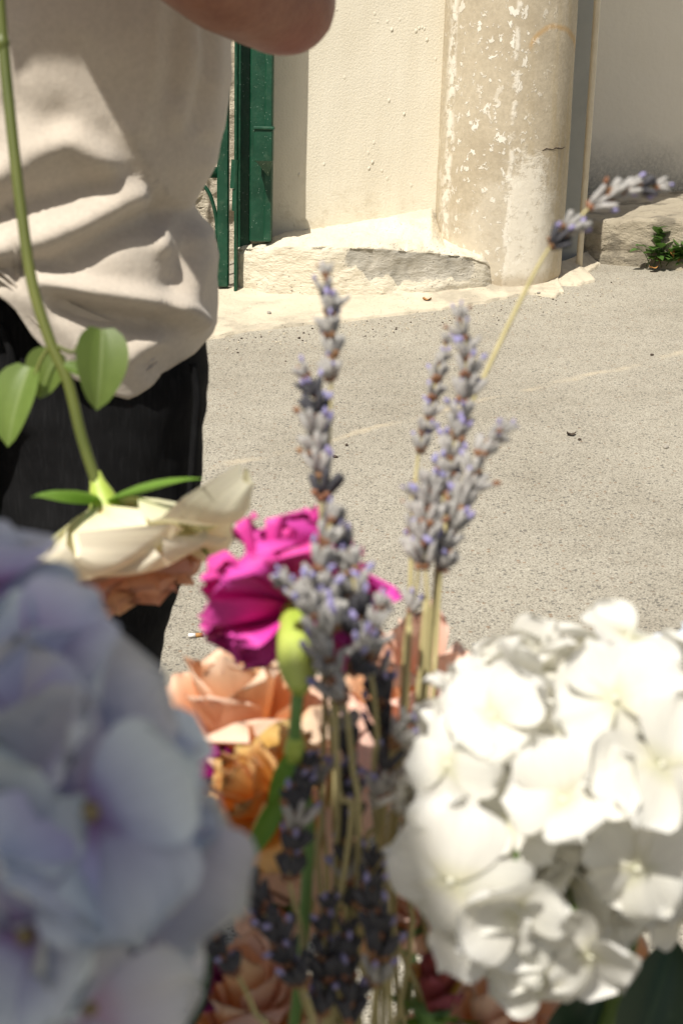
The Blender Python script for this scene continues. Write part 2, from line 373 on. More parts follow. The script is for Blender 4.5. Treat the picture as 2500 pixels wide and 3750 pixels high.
# ================================================================== pillar, wall, ledge
PIL_R = 0.223
_c = G(1838, 1068); PIL = Vector((_c.x, _c.y + PIL_R * 0.98, 0)); PIL.z = gz(PIL.x, PIL.y)
def pillar():
    mb = MB(); seg, v, f = 72, [], []
    zs = [-0.15, 0, .03, .06, .1, .16] + [0.2 + 0.08 * i for i in range(40)]
    for z in zs:
        for k in range(seg):
            a = 2 * math.pi * k / seg
            r = PIL_R + 0.004 * fbm(math.cos(a) * 2, math.sin(a) * 2, z * 2) + 0.003 * math.sin(z * 3) - (0.006 if z < .03 else 0)
            v.append((r * math.cos(a), r * math.sin(a), z))
    for i in range(len(zs) - 1):
        f += [(i * seg + k, i * seg + (k + 1) % seg, (i + 1) * seg + (k + 1) % seg, (i + 1) * seg + k) for k in range(seg)]
    f += [tuple((len(zs) - 1) * seg + k for k in range(seg))]
    o = link('pillar', mesh('pillar', v, f, MAT['pillar'])); o.location = PIL
    tag(o, 'round weathered pillar with flaking white paint and a whitewashed foot', 'pillar')
    # crack in the render
    mb = MB(); pts = []
    for i in range(9):
        t = i / 8; px = 1975 + 92 * t; py = 549 - 8 * t + 3 * math.sin(i * 2.1)
        d = ray(px, py); a = d.x ** 2 + d.y ** 2; ox, oy = CO.x - PIL.x, CO.y - PIL.y
        b = 2 * (ox * d.x + oy * d.y); cc = ox * ox + oy * oy - (PIL_R + 0.002) ** 2
        t_ = (-b - math.sqrt(max(0, b * b - 4 * a * cc))) / (2 * a); pts.append(CO + d * t_ - PIL)
    mb.tube(pts, [0.0008, .0022, .003, .003, .0028, .003, .0026, .002, .0008], 5)
    mb.build('crack', MAT['dark'], o)
pillar()
WA = R(9); WDIR = Vector((math.cos(WA), math.sin(WA), 0)); WN = Vector((math.sin(WA), -math.cos(WA), 0))
WP = Vector((PIL.x, PIL.y + 0.02, 0))
def wall_hit(px, py):
    d = ray(px, py); t = (WP - CO).dot(WN) / d.dot(WN); return CO + d * t
WL = wall_hit(985, 700)           # left end of the plastered wall
def plaster_wall():
    L = (WP - WL).dot(WDIR) + 0.05; nx, nz = 60, 140; H0, H1 = -0.1, 3.3; v, f = [], []
    o0 = Vector((WL.x, WL.y, gz(WL.x, WL.y)))
    for j in range(nz + 1):
        for i in range(nx + 1):
            s = L * i / nx; z = H0 + (H1 - H0) * j / nz
            d = 0.004 * fbm(s * 2.2, z * 1.4, 3) + 0.0016 * fbm(s * 12, z * 3, 9)
            p = WDIR * s + WN * d; v.append((p.x, p.y, z))
    w = nx + 1
    f = [(j * w + i, j * w + i + 1, (j + 1) * w + i + 1, (j + 1) * w + i) for j in range(nz) for i in range(nx)]
    n0 = len(v); bk = -WN * 0.30
    for (s, z) in ((0, H0), (L, H0), (L, H1), (0, H1)):
        p = WDIR * s + bk; v.append((p.x, p.y, z))
    f += [(n0 + 1, n0, n0 + 3, n0 + 2), (0, n0, n0 + 3, nz * w) [::-1], (nx, n0 + 1, n0 + 2, nz * w + nx), (nz * w, nz * w + nx, n0 + 2, n0 + 3)]
    o = link('plaster_wall', mesh('plaster_wall', v, f, MAT['wall'])); o.location = o0
    tag(o, 'cream stuccoed wall between the green gate and the round pillar', 'wall')
plaster_wall()
def pil_hit(px, py, off=-0.01):
    d = ray(px, py); a = d.x ** 2 + d.y ** 2; ox, oy = CO.x - PIL.x, CO.y - PIL.y
    b = 2 * (ox * d.x + oy * d.y); cc = ox * ox + oy * oy - (PIL_R + off) ** 2
    return CO + d * ((-b - math.sqrt(max(0, b * b - 4 * a * cc))) / (2 * a))
SECT = [(0.0, 858, 1092, 908, 985, 872, 0), (.16, 1000, 1112, 903, 1080, 842, 0), (.36, 1200, 1118, 900, 1225, 822, 0), (.56, 1400, 1112, 908, 1395, 796, 0),
        (.74, 1570, 1100, 922, 1582, 756, 0), (.80, 1625, 1097, 928, 1618, 865, 1), (.87, 1690, 1091, 936, 1685, 905, 1), (.95, 1770, 1080, 952, 1765, 938, 1), (1.0, 1812, 1066, 1000, 1812, 985, 1)]
def ledge():
    n, m, v, pv = 120, 36, [], []
    t0 = [q[0] for q in SECT]; S3 = []
    for _, px, pb, pt, bx, by, on_p in SECT:
        b = G(px, pb); h = up_to(b, pt); S3.append((b - Vector((0, -.006, .04)), b + Vector((0, .012, h)), pil_hit(bx, by) if on_p else wall_hit(bx, by) - WN * .012))
    S3 = np.array([[list(p) for p in r] for r in S3])
    for i in range(n + 1):
        t = i / n; b2, tf, bk = [Vector([float(np.interp(t, t0, S3[:, a, c])) for c in range(3)]) for a in range(3)]
        for j in range(m + 1):
            q = j / m
            if q < 0.6: p = b2.lerp(tf, q / 0.6); nn = Vector((-.05, -1, 0.1))
            else: p = tf.lerp(bk, (q - 0.6) / 0.4); nn = Vector((0, -.15, 1))
            dd = (0.008 if q < .6 else .005) * fbm(t * 9, q * 5, 1.7) + 0.004 * fbm(t * 40, q * 16, 4, 5)
            rim = math.exp(-((q - 0.6) / 0.04) ** 2); dd += -0.008 * rim + 0.010 * rim * fbm(t * 14, 0.3, 8)
            # a smoother grey repair set into the right half of the face
            rec = 1 / (1 + math.exp(-50 * (q - 0.37 - 0.16 * fbm(t * 10, 2.2, 5)))) * max(0, min(1, (t - .40) * 25)) * max(0, min(1, (.93 - t) * 30)) / (1 + math.exp(50 * (q - .585)))
            dd -= 0.009 * rec
            if j == m or j == 0: dd *= 0.2
            v.append(p + nn * dd); pv.append(rec)
    w = m + 1; f = [(i * w + j, (i + 1) * w + j, (i + 1) * w + j + 1, i * w + j + 1) for i in range(n) for j in range(m)]
    base = len(v); v += [v[0] + Vector((0.0, 0.25, 0)), v[m * 6 // 10] + Vector((0, .25, 0))]; pv += [0, 0]
    f += [tuple(list(range(0, w)) + [base + 1, base])[::-1]]
    o0 = G(1300, 1110); me = mesh('cement_ledge', [p - o0 for p in v], f, MAT['ledge'])
    me.attributes.new('repair', 'FLOAT', 'POINT').data.foreach_set('value', pv)
    o = link('cement_ledge', me); o.location = o0
    tag(o, 'rough whitewashed cement ledge along the foot of the cream wall', 'ledge')
ledge()
def apron():
    outer = [(560, 1300), (700, 1262), (800, 1236), (1000, 1203), (1200, 1187), (1400, 1163), (1560, 1142), (1650, 1131), (1760, 1113), (1860, 1094), (1950, 1078), (2030, 1092), (2062, 1075), (2048, 1046), (2110, 1050), (2178, 1034), (2150, 1002), (2196, 972)]
    inner = [(560, 1085), (700, 1085), (800, 1088), (1000, 1098), (1200, 1104), (1400, 1100), (1560, 1092), (1650, 1082), (1760, 1070), (1860, 1040), (1950, 1020), (2000, 1010), (2020, 1005), (2030, 1000), (2060, 995), (2090, 985), (2110, 975), (2150, 960)]
    n, m, v = 150, 10, []; t0 = np.linspace(0, 1, len(outer)); O, I = np.array(outer, float), np.array(inner, float)
    for i in range(n + 1):
        t = i / n
        po = G(*[float(np.interp(t, t0, O[:, k])) for k in (0, 1)]); pi_ = G(*[float(np.interp(t, t0, I[:, k])) for k in (0, 1)])
        po += Vector((0, 0.02 * fbm(t * 30, 1, 2) + 0.008 * fbm(t * 120, 5, 2), 0))
        v.append(po - Vector((0, 0, 0.02)))
        for j in range(m + 1):
            q = j / m; p = po.lerp(pi_, q); p.z += 0.009 + 0.03 * q ** 2.2 + 0.003 * fbm(p.x * 9, p.y * 9, 1)
            v.append(p)
    w = m + 2; f = [(i * w + j, (i + 1) * w + j, (i + 1) * w + j + 1, i * w + j + 1) for i in range(n) for j in range(w - 1)]
    o = link('cement_apron', mesh('cement_apron', v, f, MAT['apron'])); tag(o, kind='structure')
apron()

# ================================================================== right-hand recess: step, side wall, pipe, board
SA, SB = G(2085, 958), G(2500, 990)
def step():
    n, m, k_, v = 70, 16, 24, []
    sd = (SB - SA).normalized(); L = (SB - SA).length * 2.2; hA, hB = up_to(G(2200, 955), 806), up_to(SB, 800)
    for i in range(n + 1):
        s = L * i / n; b = SA + sd * s; b.z = gz(b.x, b.y) - 0.03
        top = SA.z + hA + (SB.z + hB - SA.z - hA) * s / (SB - SA).length
        for j in range(m + k_ + 1):
            if j <= m: q = j / m; p = Vector((b.x, b.y + 0.01 * q, b.z + (top - b.z) * q)); nn = Vector((0, -1, 0.1))
            else: q = (j - m) / k_; p = Vector((b.x, b.y + 0.01 + 1.15 * q, top + 0.02 * q)); nn = Vector((0, 0, 1))
            dd = 0.010 * fbm(s * 7, j * .22, 5) + 0.005 * fbm(s * 28, j * .8, 2)
            if j == m: dd -= 0.008
            if j < 5: dd += 0.02 * (1 - j / 5) * (0.6 + fbm(s * 12, 1, 1))
            cr = abs(j / m - 0.42 - 0.10 * fbm(s * 8, 3, 4))
            if j <= m and cr < 0.05: dd -= 0.012
            v.append(p + nn * dd)
    w = m + k_ + 1; f = [(i * w + j, (i + 1) * w + j, (i + 1) * w + j + 1, i * w + j + 1) for i in range(n) for j in range(w - 1)]
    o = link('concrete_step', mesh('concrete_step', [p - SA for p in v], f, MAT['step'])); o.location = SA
    tag(o, 'cracked grey concrete step in the recess beside the pillar', 'step')
    return SA.z + hA
STEP_TOP = step()
PAN_Y = SA.y + 1.0
def side_wall():
    v, f = [], []; x0, x1 = PIL.x - 0.15, PIL.x + 3.2; nx, nz = 40, 60
    for j in range(nz + 1):
        for i in range(nx + 1):
            x = x0 + (x1 - x0) * i / nx; z = STEP_TOP - 0.1 + 3.1 * j / nz
            v.append((x - x0, 0.006 * fbm(x * 2, z * 2, 7), z - STEP_TOP))
    w = nx + 1; f = [(j * w + i, j * w + i + 1, (j + 1) * w + i + 1, (j + 1) * w + i) for j in range(nz) for i in range(nx)]
    n0 = len(v); v += [(0, .25, -.1), (x1 - x0, .25, -.1), (x1 - x0, .25, 3), (0, .25, 3)]
    f += [(n0 + 1, n0, n0 + 3, n0 + 2), (nz * w, nz * w + nx, n0 + 2, n0 + 3), (n0, 0, nz * w, n0 + 3), (nx, n0 + 1, n0 + 2, nz * w + nx)]
    o = link('side_wall', mesh('side_wall', v, f, MAT['panel'])); o.location = (x0, PAN_Y, STEP_TOP)
    tag(o, 'shaded side wall with black mould along its foot behind the thin pipe', 'wall')
side_wall()
def rod():
    b = G(2117, 992); mb = MB(); mb.tube([(0, 0, -0.03), (0.001, 0, 0.5), (-0.001, 0, 1.2), (0.002, 0, 2.0), (0, 0, 3.0)], 0.0115, 12, sub=4)
    o = mb.build('thin_pipe', MAT['rod']); o.location = b
    tag(o, 'thin upright cream painted pipe standing right beside the pillar', 'pipe')
rod()
def board():
    p = PY(2112, 500, PIL.y + 0.20); x = p.x
    mb = MB().box((0, 0, 1.5), (0.085, 0.03, 3.1), bev=0.004)
    o = mb.build('narrow_board', MAT['board'], smooth=False); o.location = (x, PIL.y + 0.20, gz(x, PIL.y + .2))
    tag(o, 'narrow blue-grey board between the pillar and the thin pipe', 'board')
board()

# ================================================================== green gate
def gate():
    base = wall_hit(985, 868); fy = base.y - 0.13; root = empty('metal_gate', PY(960, 880, fy))
    tag(root, 'dark green painted metal gate with hinge post and scroll ironwork', 'gate')
    O = root.location
    def col_(name, x0, x1, py0, py1, y, d, bev=0.004, parent=root):
        """upright bar from image row py1 (bottom) to py0 (top), between image columns x0 and x1 measured at its foot"""
        a, b = PY(x0, py1, y), PY(x1, py1, y); top = PY(x0, py0, y).z if py0 > -500 else 2.6
        mb = MB().box(((a.x + b.x) / 2, y, (a.z + top) / 2), (b.x - a.x, d, top - a.z), bev=bev)
        return mb.build(name, MAT['green'], parent, smooth=False, origin=O)
    # hinge post: a wide flat face with a raised flange on either edge
    col_('post', 915, 996, -900, 882, fy + 0.03, 0.06)
    col_('flange', 966, 994, -900, 884, fy - 0.016, 0.026)
    col_('flange', 858, 870, -900, 1086, fy + 0.005, 0.05)
    col_('jamb', 872, 917, -900, 905, fy + 0.075, 0.05)
    # keeper box with its pointed lower end
    a, b = PY(938, 470, fy), PY(1004, 590, fy); cx, cz = (a.x + b.x) / 2, (a.z + b.z) / 2; w, h = b.x - a.x, a.z - b.z
    lb = MB().box((cx, fy - 0.065, cz), (w, 0.08, h), bev=0.004)
    lb.box((cx, fy - 0.065, a.z + 0.003), (w * 1.1, 0.09, 0.009), bev=0.002)
    kb = lb.build('lock_box', MAT['green'], root, smooth=False, origin=O)
    tip = PY(985, 645, fy)
    tri = MB().add([(cx - w * .42, fy - .07, b.z), (cx + w * .45, fy - .07, b.z), (tip.x, fy - .035, tip.z), (cx - w * .42, fy - .03, b.z), (cx + w * .45, fy - .03, b.z)],
                   [(0, 2, 1), (3, 4, 2), (0, 3, 2), (1, 2, 4), (0, 1, 4, 3)])
    tri.build('strike_tongue', MAT['green'], kb, smooth=False, origin=O)
    # leaf: stile, hinge barrels, rails, bars, scrolls (mostly behind the person)
    ly = fy + 0.03
    col_('stile', 797, 838, -900, 1048, ly, 0.045)
    hg = MB()
    a = PY(856, 690, fy - .01); b = PY(862, 585, fy - .01); hg.tube([a, b], 0.013, 12)
    h1 = hg.build('hinge', MAT['green'], root, smooth=False, origin=O)
    hg = MB(); a = PY(860, 772, fy - .01); b = PY(862, 692, fy - .01); hg.tube([a, b], 0.010, 12); hg.build('hinge_pin', MAT['green'], h1, smooth=False, origin=O)
    sx = PY(815, 900, ly).x
    for py in (632, 1010):
        p = PY(815, py, ly); MB().tube([(p.x, ly, p.z), (p.x - 0.95, ly, p.z)], 0.0185, 12).build('rail', MAT['green'], root, origin=O)
    zt, zb = PY(815, 632, ly).z, PY(815, 1010, ly).z
    for i in range(1, 8):
        x = sx - 0.13 * i
        MB().tube([(x, ly, zb), (x, ly, zt + 1.3)], 0.008, 8).build('bar', MAT['green'], root, origin=O)
    for s, ph in ((0, 0), (1, 0.28), (2, 0.56)):
        pts = [PY(*q, ly - 0.004) - Vector((ph, 0, 0)) for q in ((700, 664), (735, 672), (765, 705), (784, 760), (794, 820), (790, 875), (772, 915), (745, 925), (735, 900))]
        MB().tube(pts, 0.0065, 8, sub=5).build('scroll', MAT['green'], root, origin=O)
    MB().box((sx - 0.95, ly, (zb + 2.4) / 2), (0.04, 0.045, 2.4 - zb), bev=.004).build('stile', MAT['green'], root, smooth=False, origin=O)
gate()
def yard_wall():
    y = wall_hit(985, 868).y + 0.55; n, m, v = 90, 110, []; x0, x1 = -3.2, WL.x + 0.25
    for j in range(m + 1):
        for i in range(n + 1):
            x = x0 + (x1 - x0) * i / n; z = gz(x, y) - .1 + 2.6 * j / m
            v.append((x, y + 0.05 * fbm(x * 5, z * 5, 2) + 0.02 * fbm(x * 22, z * 22, 6), z))
    w = n + 1; f = [(j * w + i, j * w + i + 1, (j + 1) * w + i + 1, (j + 1) * w + i) for j in range(m) for i in range(n)]
    o = link('rough_wall', mesh('rough_wall', v, f, MAT['rubble'])); tag(o, 'rough sunlit masonry wall seen through the green gate', 'wall')
yard_wall()

# ================================================================== small things on the ground
def pebble(px, py, r, label, mat='stone', flat=0.6, surf=0.0, name='pebble', cat='stone', group=None):
    p = G(px, py); mb = MB().blob((0, 0, r * flat * .6), (r, r * .8, r * flat), 0, 8, 6)
    for i, q in enumerate(mb.v): q *= 1 + 0.35 * fbm(q.x / r + px, q.y / r, q.z / r)
    o = mb.build(name, MAT[mat]); o.location = p + Vector((0, 0, surf)); o.rotation_euler.z = px
    tag(o, label, cat, group)
pebble(985, 1163, 0.009, 'small grey pebble on the cement apron below the ledge', surf=0.012)
pebble(2436, 1641, 0.008, 'small grey stone on the asphalt near the picture edge, below the weeds')
pebble(1228, 1676, 0.006, 'tiny dark stone on the asphalt between the lavender spikes', 'dark')
pebble(1268, 1632, 0.005, 'tiny brown crumb on the asphalt beside the tall grey lavender', 'dark')
pebble(2385, 1302, 0.006, 'tiny dark crumb on the asphalt far below the weeds', 'dark')
pebble(1095, 1240, 0.006, 'dark crumb just below the edge of the cement apron', 'dark')
pebble(2120, 1612, 0.005, 'tiny crumb beside the dark curled leaf on the asphalt', 'dark')
pebble(1970, 1088, 0.007, 'grey pebble on the apron below the pillar foot', 'stone', surf=0.012)
def ground_leaf(px, py, L, mat, label, surf=0.0, rz=0.0):
    v, f, n, m = [], [], 8, 4
    for i in range(n + 1):
        t = i / n; w = 0.5 * math.sin(math.pi * t ** 0.8) + 0.02
        for j in range(m + 1):
            s = j / m * 2 - 1
            v.append(((t - .5) * L, s * w * L * .8, L * (0.10 + 0.22 * abs(s) * math.sin(3 * t + s) ** 2 + 0.25 * (t - .5) ** 2)))
    f = [(i * (m + 1) + j, (i + 1) * (m + 1) + j, (i + 1) * (m + 1) + j + 1, i * (m + 1) + j + 1) for i in range(n) for j in range(m)]
    o = link('dry_leaf', mesh('dry_leaf', v, f, MAT[mat])); o.location = G(px, py) + Vector((0, 0, surf)); o.rotation_euler.z = rz
    tag(o, label, 'leaf')
ground_leaf(1562, 1116, 0.030, 'dryleaf', 'curled orange dry leaf on the cement apron by the ledge', 0.014, 0.2)
ground_leaf(2090, 1594, 0.026, 'dark', 'dark curled dead leaf alone on the open asphalt', 0.0, 0.5)
ground_leaf(2390, 996, 0.04, 'dryleaf', 'yellow-brown dry leaf lying in front of the green weeds', 0.01, 0.5)
def butt():
    root = G(716, 2335)
    mb = MB().tube([(-0.012, 0, .004), (0.000, 0.001, .004)], 0.0036, 10); mb.tube([(0.0002, 0.001, .004), (0.012, 0.002, .004)], 0.0038, 10, 1)
    o = mb.build('cigarette_butt', [MAT['white'], MAT['dryleaf']]); o.location = root; o.rotation_euler.z = 0.15
    tag(o, 'white and orange cigarette end on the asphalt beside the black trouser leg', 'litter')
butt()
def tri_leaf(L, W, fold=0.15, curl=0.3, n=6, rnd=1.0):
    v, f = [], []
    for i in range(n + 1):
        t = i / n; w = W * max(0, math.sin(math.pi * (0.04 + 0.96 * t) ** 0.75)) ** rnd * (1 if t < 1 else 0.02)
        a = curl * t; y = L * (math.sin(a) / curl if curl else t) ; z = -L * (1 - math.cos(a)) / curl if curl else 0
        for s in (-1, -.5, 0, .5, 1): v.append((s * w, y, z + fold * abs(s) * w * 2))
    f = [(i * 5 + j, (i + 1) * 5 + j, (i + 1) * 5 + j + 1, i * 5 + j + 1) for i in range(n) for j in range(4)]
    uv = [((s + 1) / 2, i / n) for i in range(n + 1) for s in (-1, -.5, 0, .5, 1)]
    return v, f, uv
def m_leaf(name, a, b, vein, tr=0.3):
    k = NT(name); u = k.sep(k.tc.outputs['UV'])
    f = k.noise(30, 4); c = k.ramp(f, [(0.3, a), (0.7, b)])
    mid = k.ramp(k.math('ABSOLUTE', k.math('SUBTRACT', u[0], 0.5)), [(0.015, 1.0), (0.05, 0.0)])
    c = k.mix(k.math('MULTIPLY', mid, 0.6), c, vein); c = hsv_shift(k, c, 0.02, 0.3)
    k.col(c).rough(0.45); k.bump(k.math('ADD', f, mid), 0.3, 0.001); k.trans(tr, b); return k.mat
MAT['weed'] = m_leaf('weed_leaf', (0.045, 0.10, 0.015), (0.10, 0.20, 0.04), (0.12, 0.2, 0.06))
def weeds():
    o0 = G(2500, 978); root = empty('weed_clump', o0); tag(root, 'low green weed clump with orange dead leaves at the foot of the step', 'weed')
    rng = random.Random(3); me = [mesh('leaf', *tri_leaf(L, W)[:2], MAT['weed'], tri_leaf(L, W)[2]) for L, W in ((.056, .020), (.045, .018), (.050, .015))]
    med = mesh('leaf', *tri_leaf(.04, .011, .3, .9)[:2], MAT['dryleaf'], tri_leaf(.04, .011)[2])
    st = MB()
    for i in range(70):
        a = rng.uniform(-1.3, 1.3); x = rng.gauss(0.0, 0.06); y = rng.uniform(-.03, .06); h = rng.uniform(.03, .085) * (1 + max(0, x) * 6) + (0.05 if rng.random() < .12 else 0)
        p0 = Vector((x, y, 0)); p1 = Vector((x + .03 * math.sin(a), y - .02, h * .6)); p2 = Vector((x + .07 * math.sin(a), y - .03, h)); st.tube([p0, p1, p2], [.0016, .0012, .0006], 5, sub=3)
        for k in range(4):
            t = 0.3 + 0.7 * k / 3; q = p0.lerp(p1, t * 2) if t < .5 else p1.lerp(p2, t * 2 - 1)
            M = Matrix.Translation(q) @ Matrix.Rotation(rng.uniform(0, 6.28), 4, 'Z') @ Matrix.Rotation(rng.uniform(-.2, .9), 4, 'X')
            link('leaf', rng.choice(me), root, M)
    for i in range(9):
        M = Matrix.Translation((rng.uniform(-.11, .1), rng.uniform(-.06, .0), rng.uniform(.004, .07))) @ Matrix.Rotation(rng.uniform(0, 6.28), 4, 'Z') @ Matrix.Rotation(rng.uniform(-.3, .3), 4, 'X')
        link('dead_leaf', med, root, M)
    st.build('stalks', MAT['weed'], root)
weeds()

def grit():
    """loose grit washed up along the edge of the cement apron"""
    rng = random.Random(12); mb = MB()
    line = [(820, 1240), (1000, 1208), (1200, 1192), (1400, 1168), (1650, 1136), (1860, 1100), (2050, 1085), (2300, 1010)]
    for i in range(260):
        t = rng.random() * (len(line) - 1); a, b = line[int(t)], line[int(t) + 1]; f = t - int(t)
        p = G(a[0] + (b[0] - a[0]) * f, a[1] + (b[1] - a[1]) * f + abs(rng.gauss(0, 42))); r = rng.uniform(.0015, .0040)
        mb.blob(p + Vector((0, 0, r * .4)), (r, r * rng.uniform(.6, 1), r * .7), rng.choice((0, 0, 2, 2, 2, 1)), 6, 4)
    tag(mb.build('grit', [MAT['stone'], MAT['dark'], MAT['apron']]), kind='stuff')
grit()

# ================================================================== person
def m_cotton():
    k = NT('beige_cotton')
    f = k.noise(9, 4); c = k.ramp(f, [(0.3, (0.53, 0.465, 0.385)), (0.7, (0.59, 0.525, 0.44))])
    w1 = k.noise(900, 3, k.vec((1, 1, 0.35))); w2 = k.noise(230, 5)
    c = k.mix(0.4, c, k.mix(1.0, c, k.ramp(w2, [(0.3, (0.8, 0.8, 0.8)), (0.7, (1.1, 1.1, 1.1))]), 'MULTIPLY'))
    k.col(c).rough(0.95); k.b.inputs['Sheen Weight'].default_value = 0.15; k.b.inputs['Specular IOR Level'].default_value = 0.1
    k.bump(k.math('ADD', k.math('MULTIPLY', w1, 0.4), w2), 0.3, 0.0012); return k.mat
def m_jeans():
    k = NT('black_denim'); f = k.noise(14, 5)
    c = k.ramp(f, [(0.3, (0.006, 0.006, 0.0065)), (0.75, (0.012, 0.012, 0.0125))])
    rib = k.noise(420, 2, k.vec((1, 1, 0.08))); c = k.mix(k.ramp(rib, [(0.5, 0.0), (0.75, 0.5)]), c, (0.026, 0.026, 0.027))
    k.col(c).rough(0.95); k.b.inputs['Specular IOR Level'].default_value = 0.12; k.bump(rib, 0.4, 0.001); return k.mat
def m_skin():
    k = NT('skin'); f = k.noise(38, 6, rough=0.7); c = k.ramp(f, [(0.3, (0.19, 0.066, 0.040)), (0.5, (0.26, 0.105, 0.062)), (0.72, (0.34, 0.15, 0.09))])
    o = k.n('ShaderNodeVectorMath', operation='DISTANCE'); k.put(o.inputs[0], k.tc.outputs['Object']); o.inputs[1].default_value = tuple(ELB - PO + Vector((.0, -.01, -.03)))
    c = k.mix(k.ramp(k.math('ADD', o.outputs['Value'], k.math('MULTIPLY', k.noise(60, 3), 0.02)), [(0.022, 0.6), (0.055, 0.0)]), c, (0.24, 0.05, 0.036))
    k.col(c).rough(0.5)
    cr = k.noise(90, 4, k.vec((0.3, 0.3, 1.6)), 0.6); k.bump(k.math('ADD', k.noise(260, 4), cr), 0.3, 0.0015); return k.mat
MAT['cotton'], MAT['jeans'] = m_cotton(), m_jeans()
MAT['hair'] = simple('dark_hair', (0.02, 0.012, 0.008), (0.05, 0.03, 0.018), 60, 0.5, 0.5, 0.004, (1, 1, 0.1))
MAT['shoe'] = simple('shoe_canvas', (0.5, 0.48, 0.44), (0.6, 0.58, 0.54), 40, 0.8)
MAT['eye'] = simple('eye', (0.7, 0.7, 0.68), (0.75, 0.75, 0.72), 5, 0.2, 0)
def remeshed(mb, name, mat, voxel, smooth_it=4):
    me = mesh(name + '_src', mb.v, mb.f); tmp = bpy.data.objects.new('tmp', me); COL.objects.link(tmp)
    r = tmp.modifiers.new('r', 'REMESH'); r.mode = 'VOXEL'; r.voxel_size = voxel
    s = tmp.modifiers.new('s', 'SMOOTH'); s.iterations = smooth_it; s.factor = 0.5
    dg = bpy.context.evaluated_depsgraph_get(); out = bpy.data.meshes.new_from_object(tmp.evaluated_get(dg))
    bpy.data.objects.remove(tmp); bpy.data.meshes.remove(me)
    out.name = name; out.materials.clear(); out.materials.append(mat)
    out.polygons.foreach_set('use_smooth', [True] * len(out.polygons)); return out
YP, X0 = 1.22, -0.30
FOOT = gz(X0, YP)
PROOT = empty('person', (X0, YP, FOOT))
tag(PROOT, 'person in loose beige t-shirt and black jeans, elbow bent, cropped at the chest', 'person')
PO = Vector((X0, YP, FOOT))
HAND = P(-42, -600, 0.74)
ELB = PY(1040, 6, 1.05)
MAT['skin'] = m_skin()
def hand(mb, wrist, along, palm, curl, axis_pts=None, side=1):
    """palm, four fingers and a thumb; fingers run along 'along' and curl towards 'palm'"""
    a = along.normalized(); n = (palm - a * palm.dot(a)).normalized(); b = a.cross(n) * side
    c = wrist + a * 0.045
    for s in (-0.028, -0.010, 0.010, 0.027): mb.limb(wrist + b * s * .5, wrist + a * 0.082 + b * s, .015, .0125, 8)
    for i, (s, L) in enumerate(((-0.029, .068), (-0.0095, .077), (0.0105, .072), (0.029, .056))):
        p = wrist + a * 0.085 + b * s; d = a.copy(); ang = 0.0
        for seg, fr in enumerate((0.45, 0.32, 0.23)):
            ang += curl * (0.75, 1.0, 0.8)[seg]
            d = a * math.cos(ang) + n * math.sin(ang); q = p + d * L * fr
            mb.limb(p, q, .0088 - .0009 * seg, .0082 - .0009 * seg, 8); p = q
    t0 = wrist + a * 0.025 - b * 0.028; d1 = (a * .75 - b * .6 + n * .35).normalized(); t1 = t0 + d1 * .036
    d2 = (a * .85 - b * .05 + n * .55).normalized(); t2 = t1 + d2 * .03; d3 = (a * .7 + b * .25 + n * .6).normalized()
    mb.limb(t0, t1, .0135, .0105, 8); mb.limb(t1, t2, .0102, .0092, 8); mb.limb(t2, t2 + d3 * .022, .009, .0078, 8)
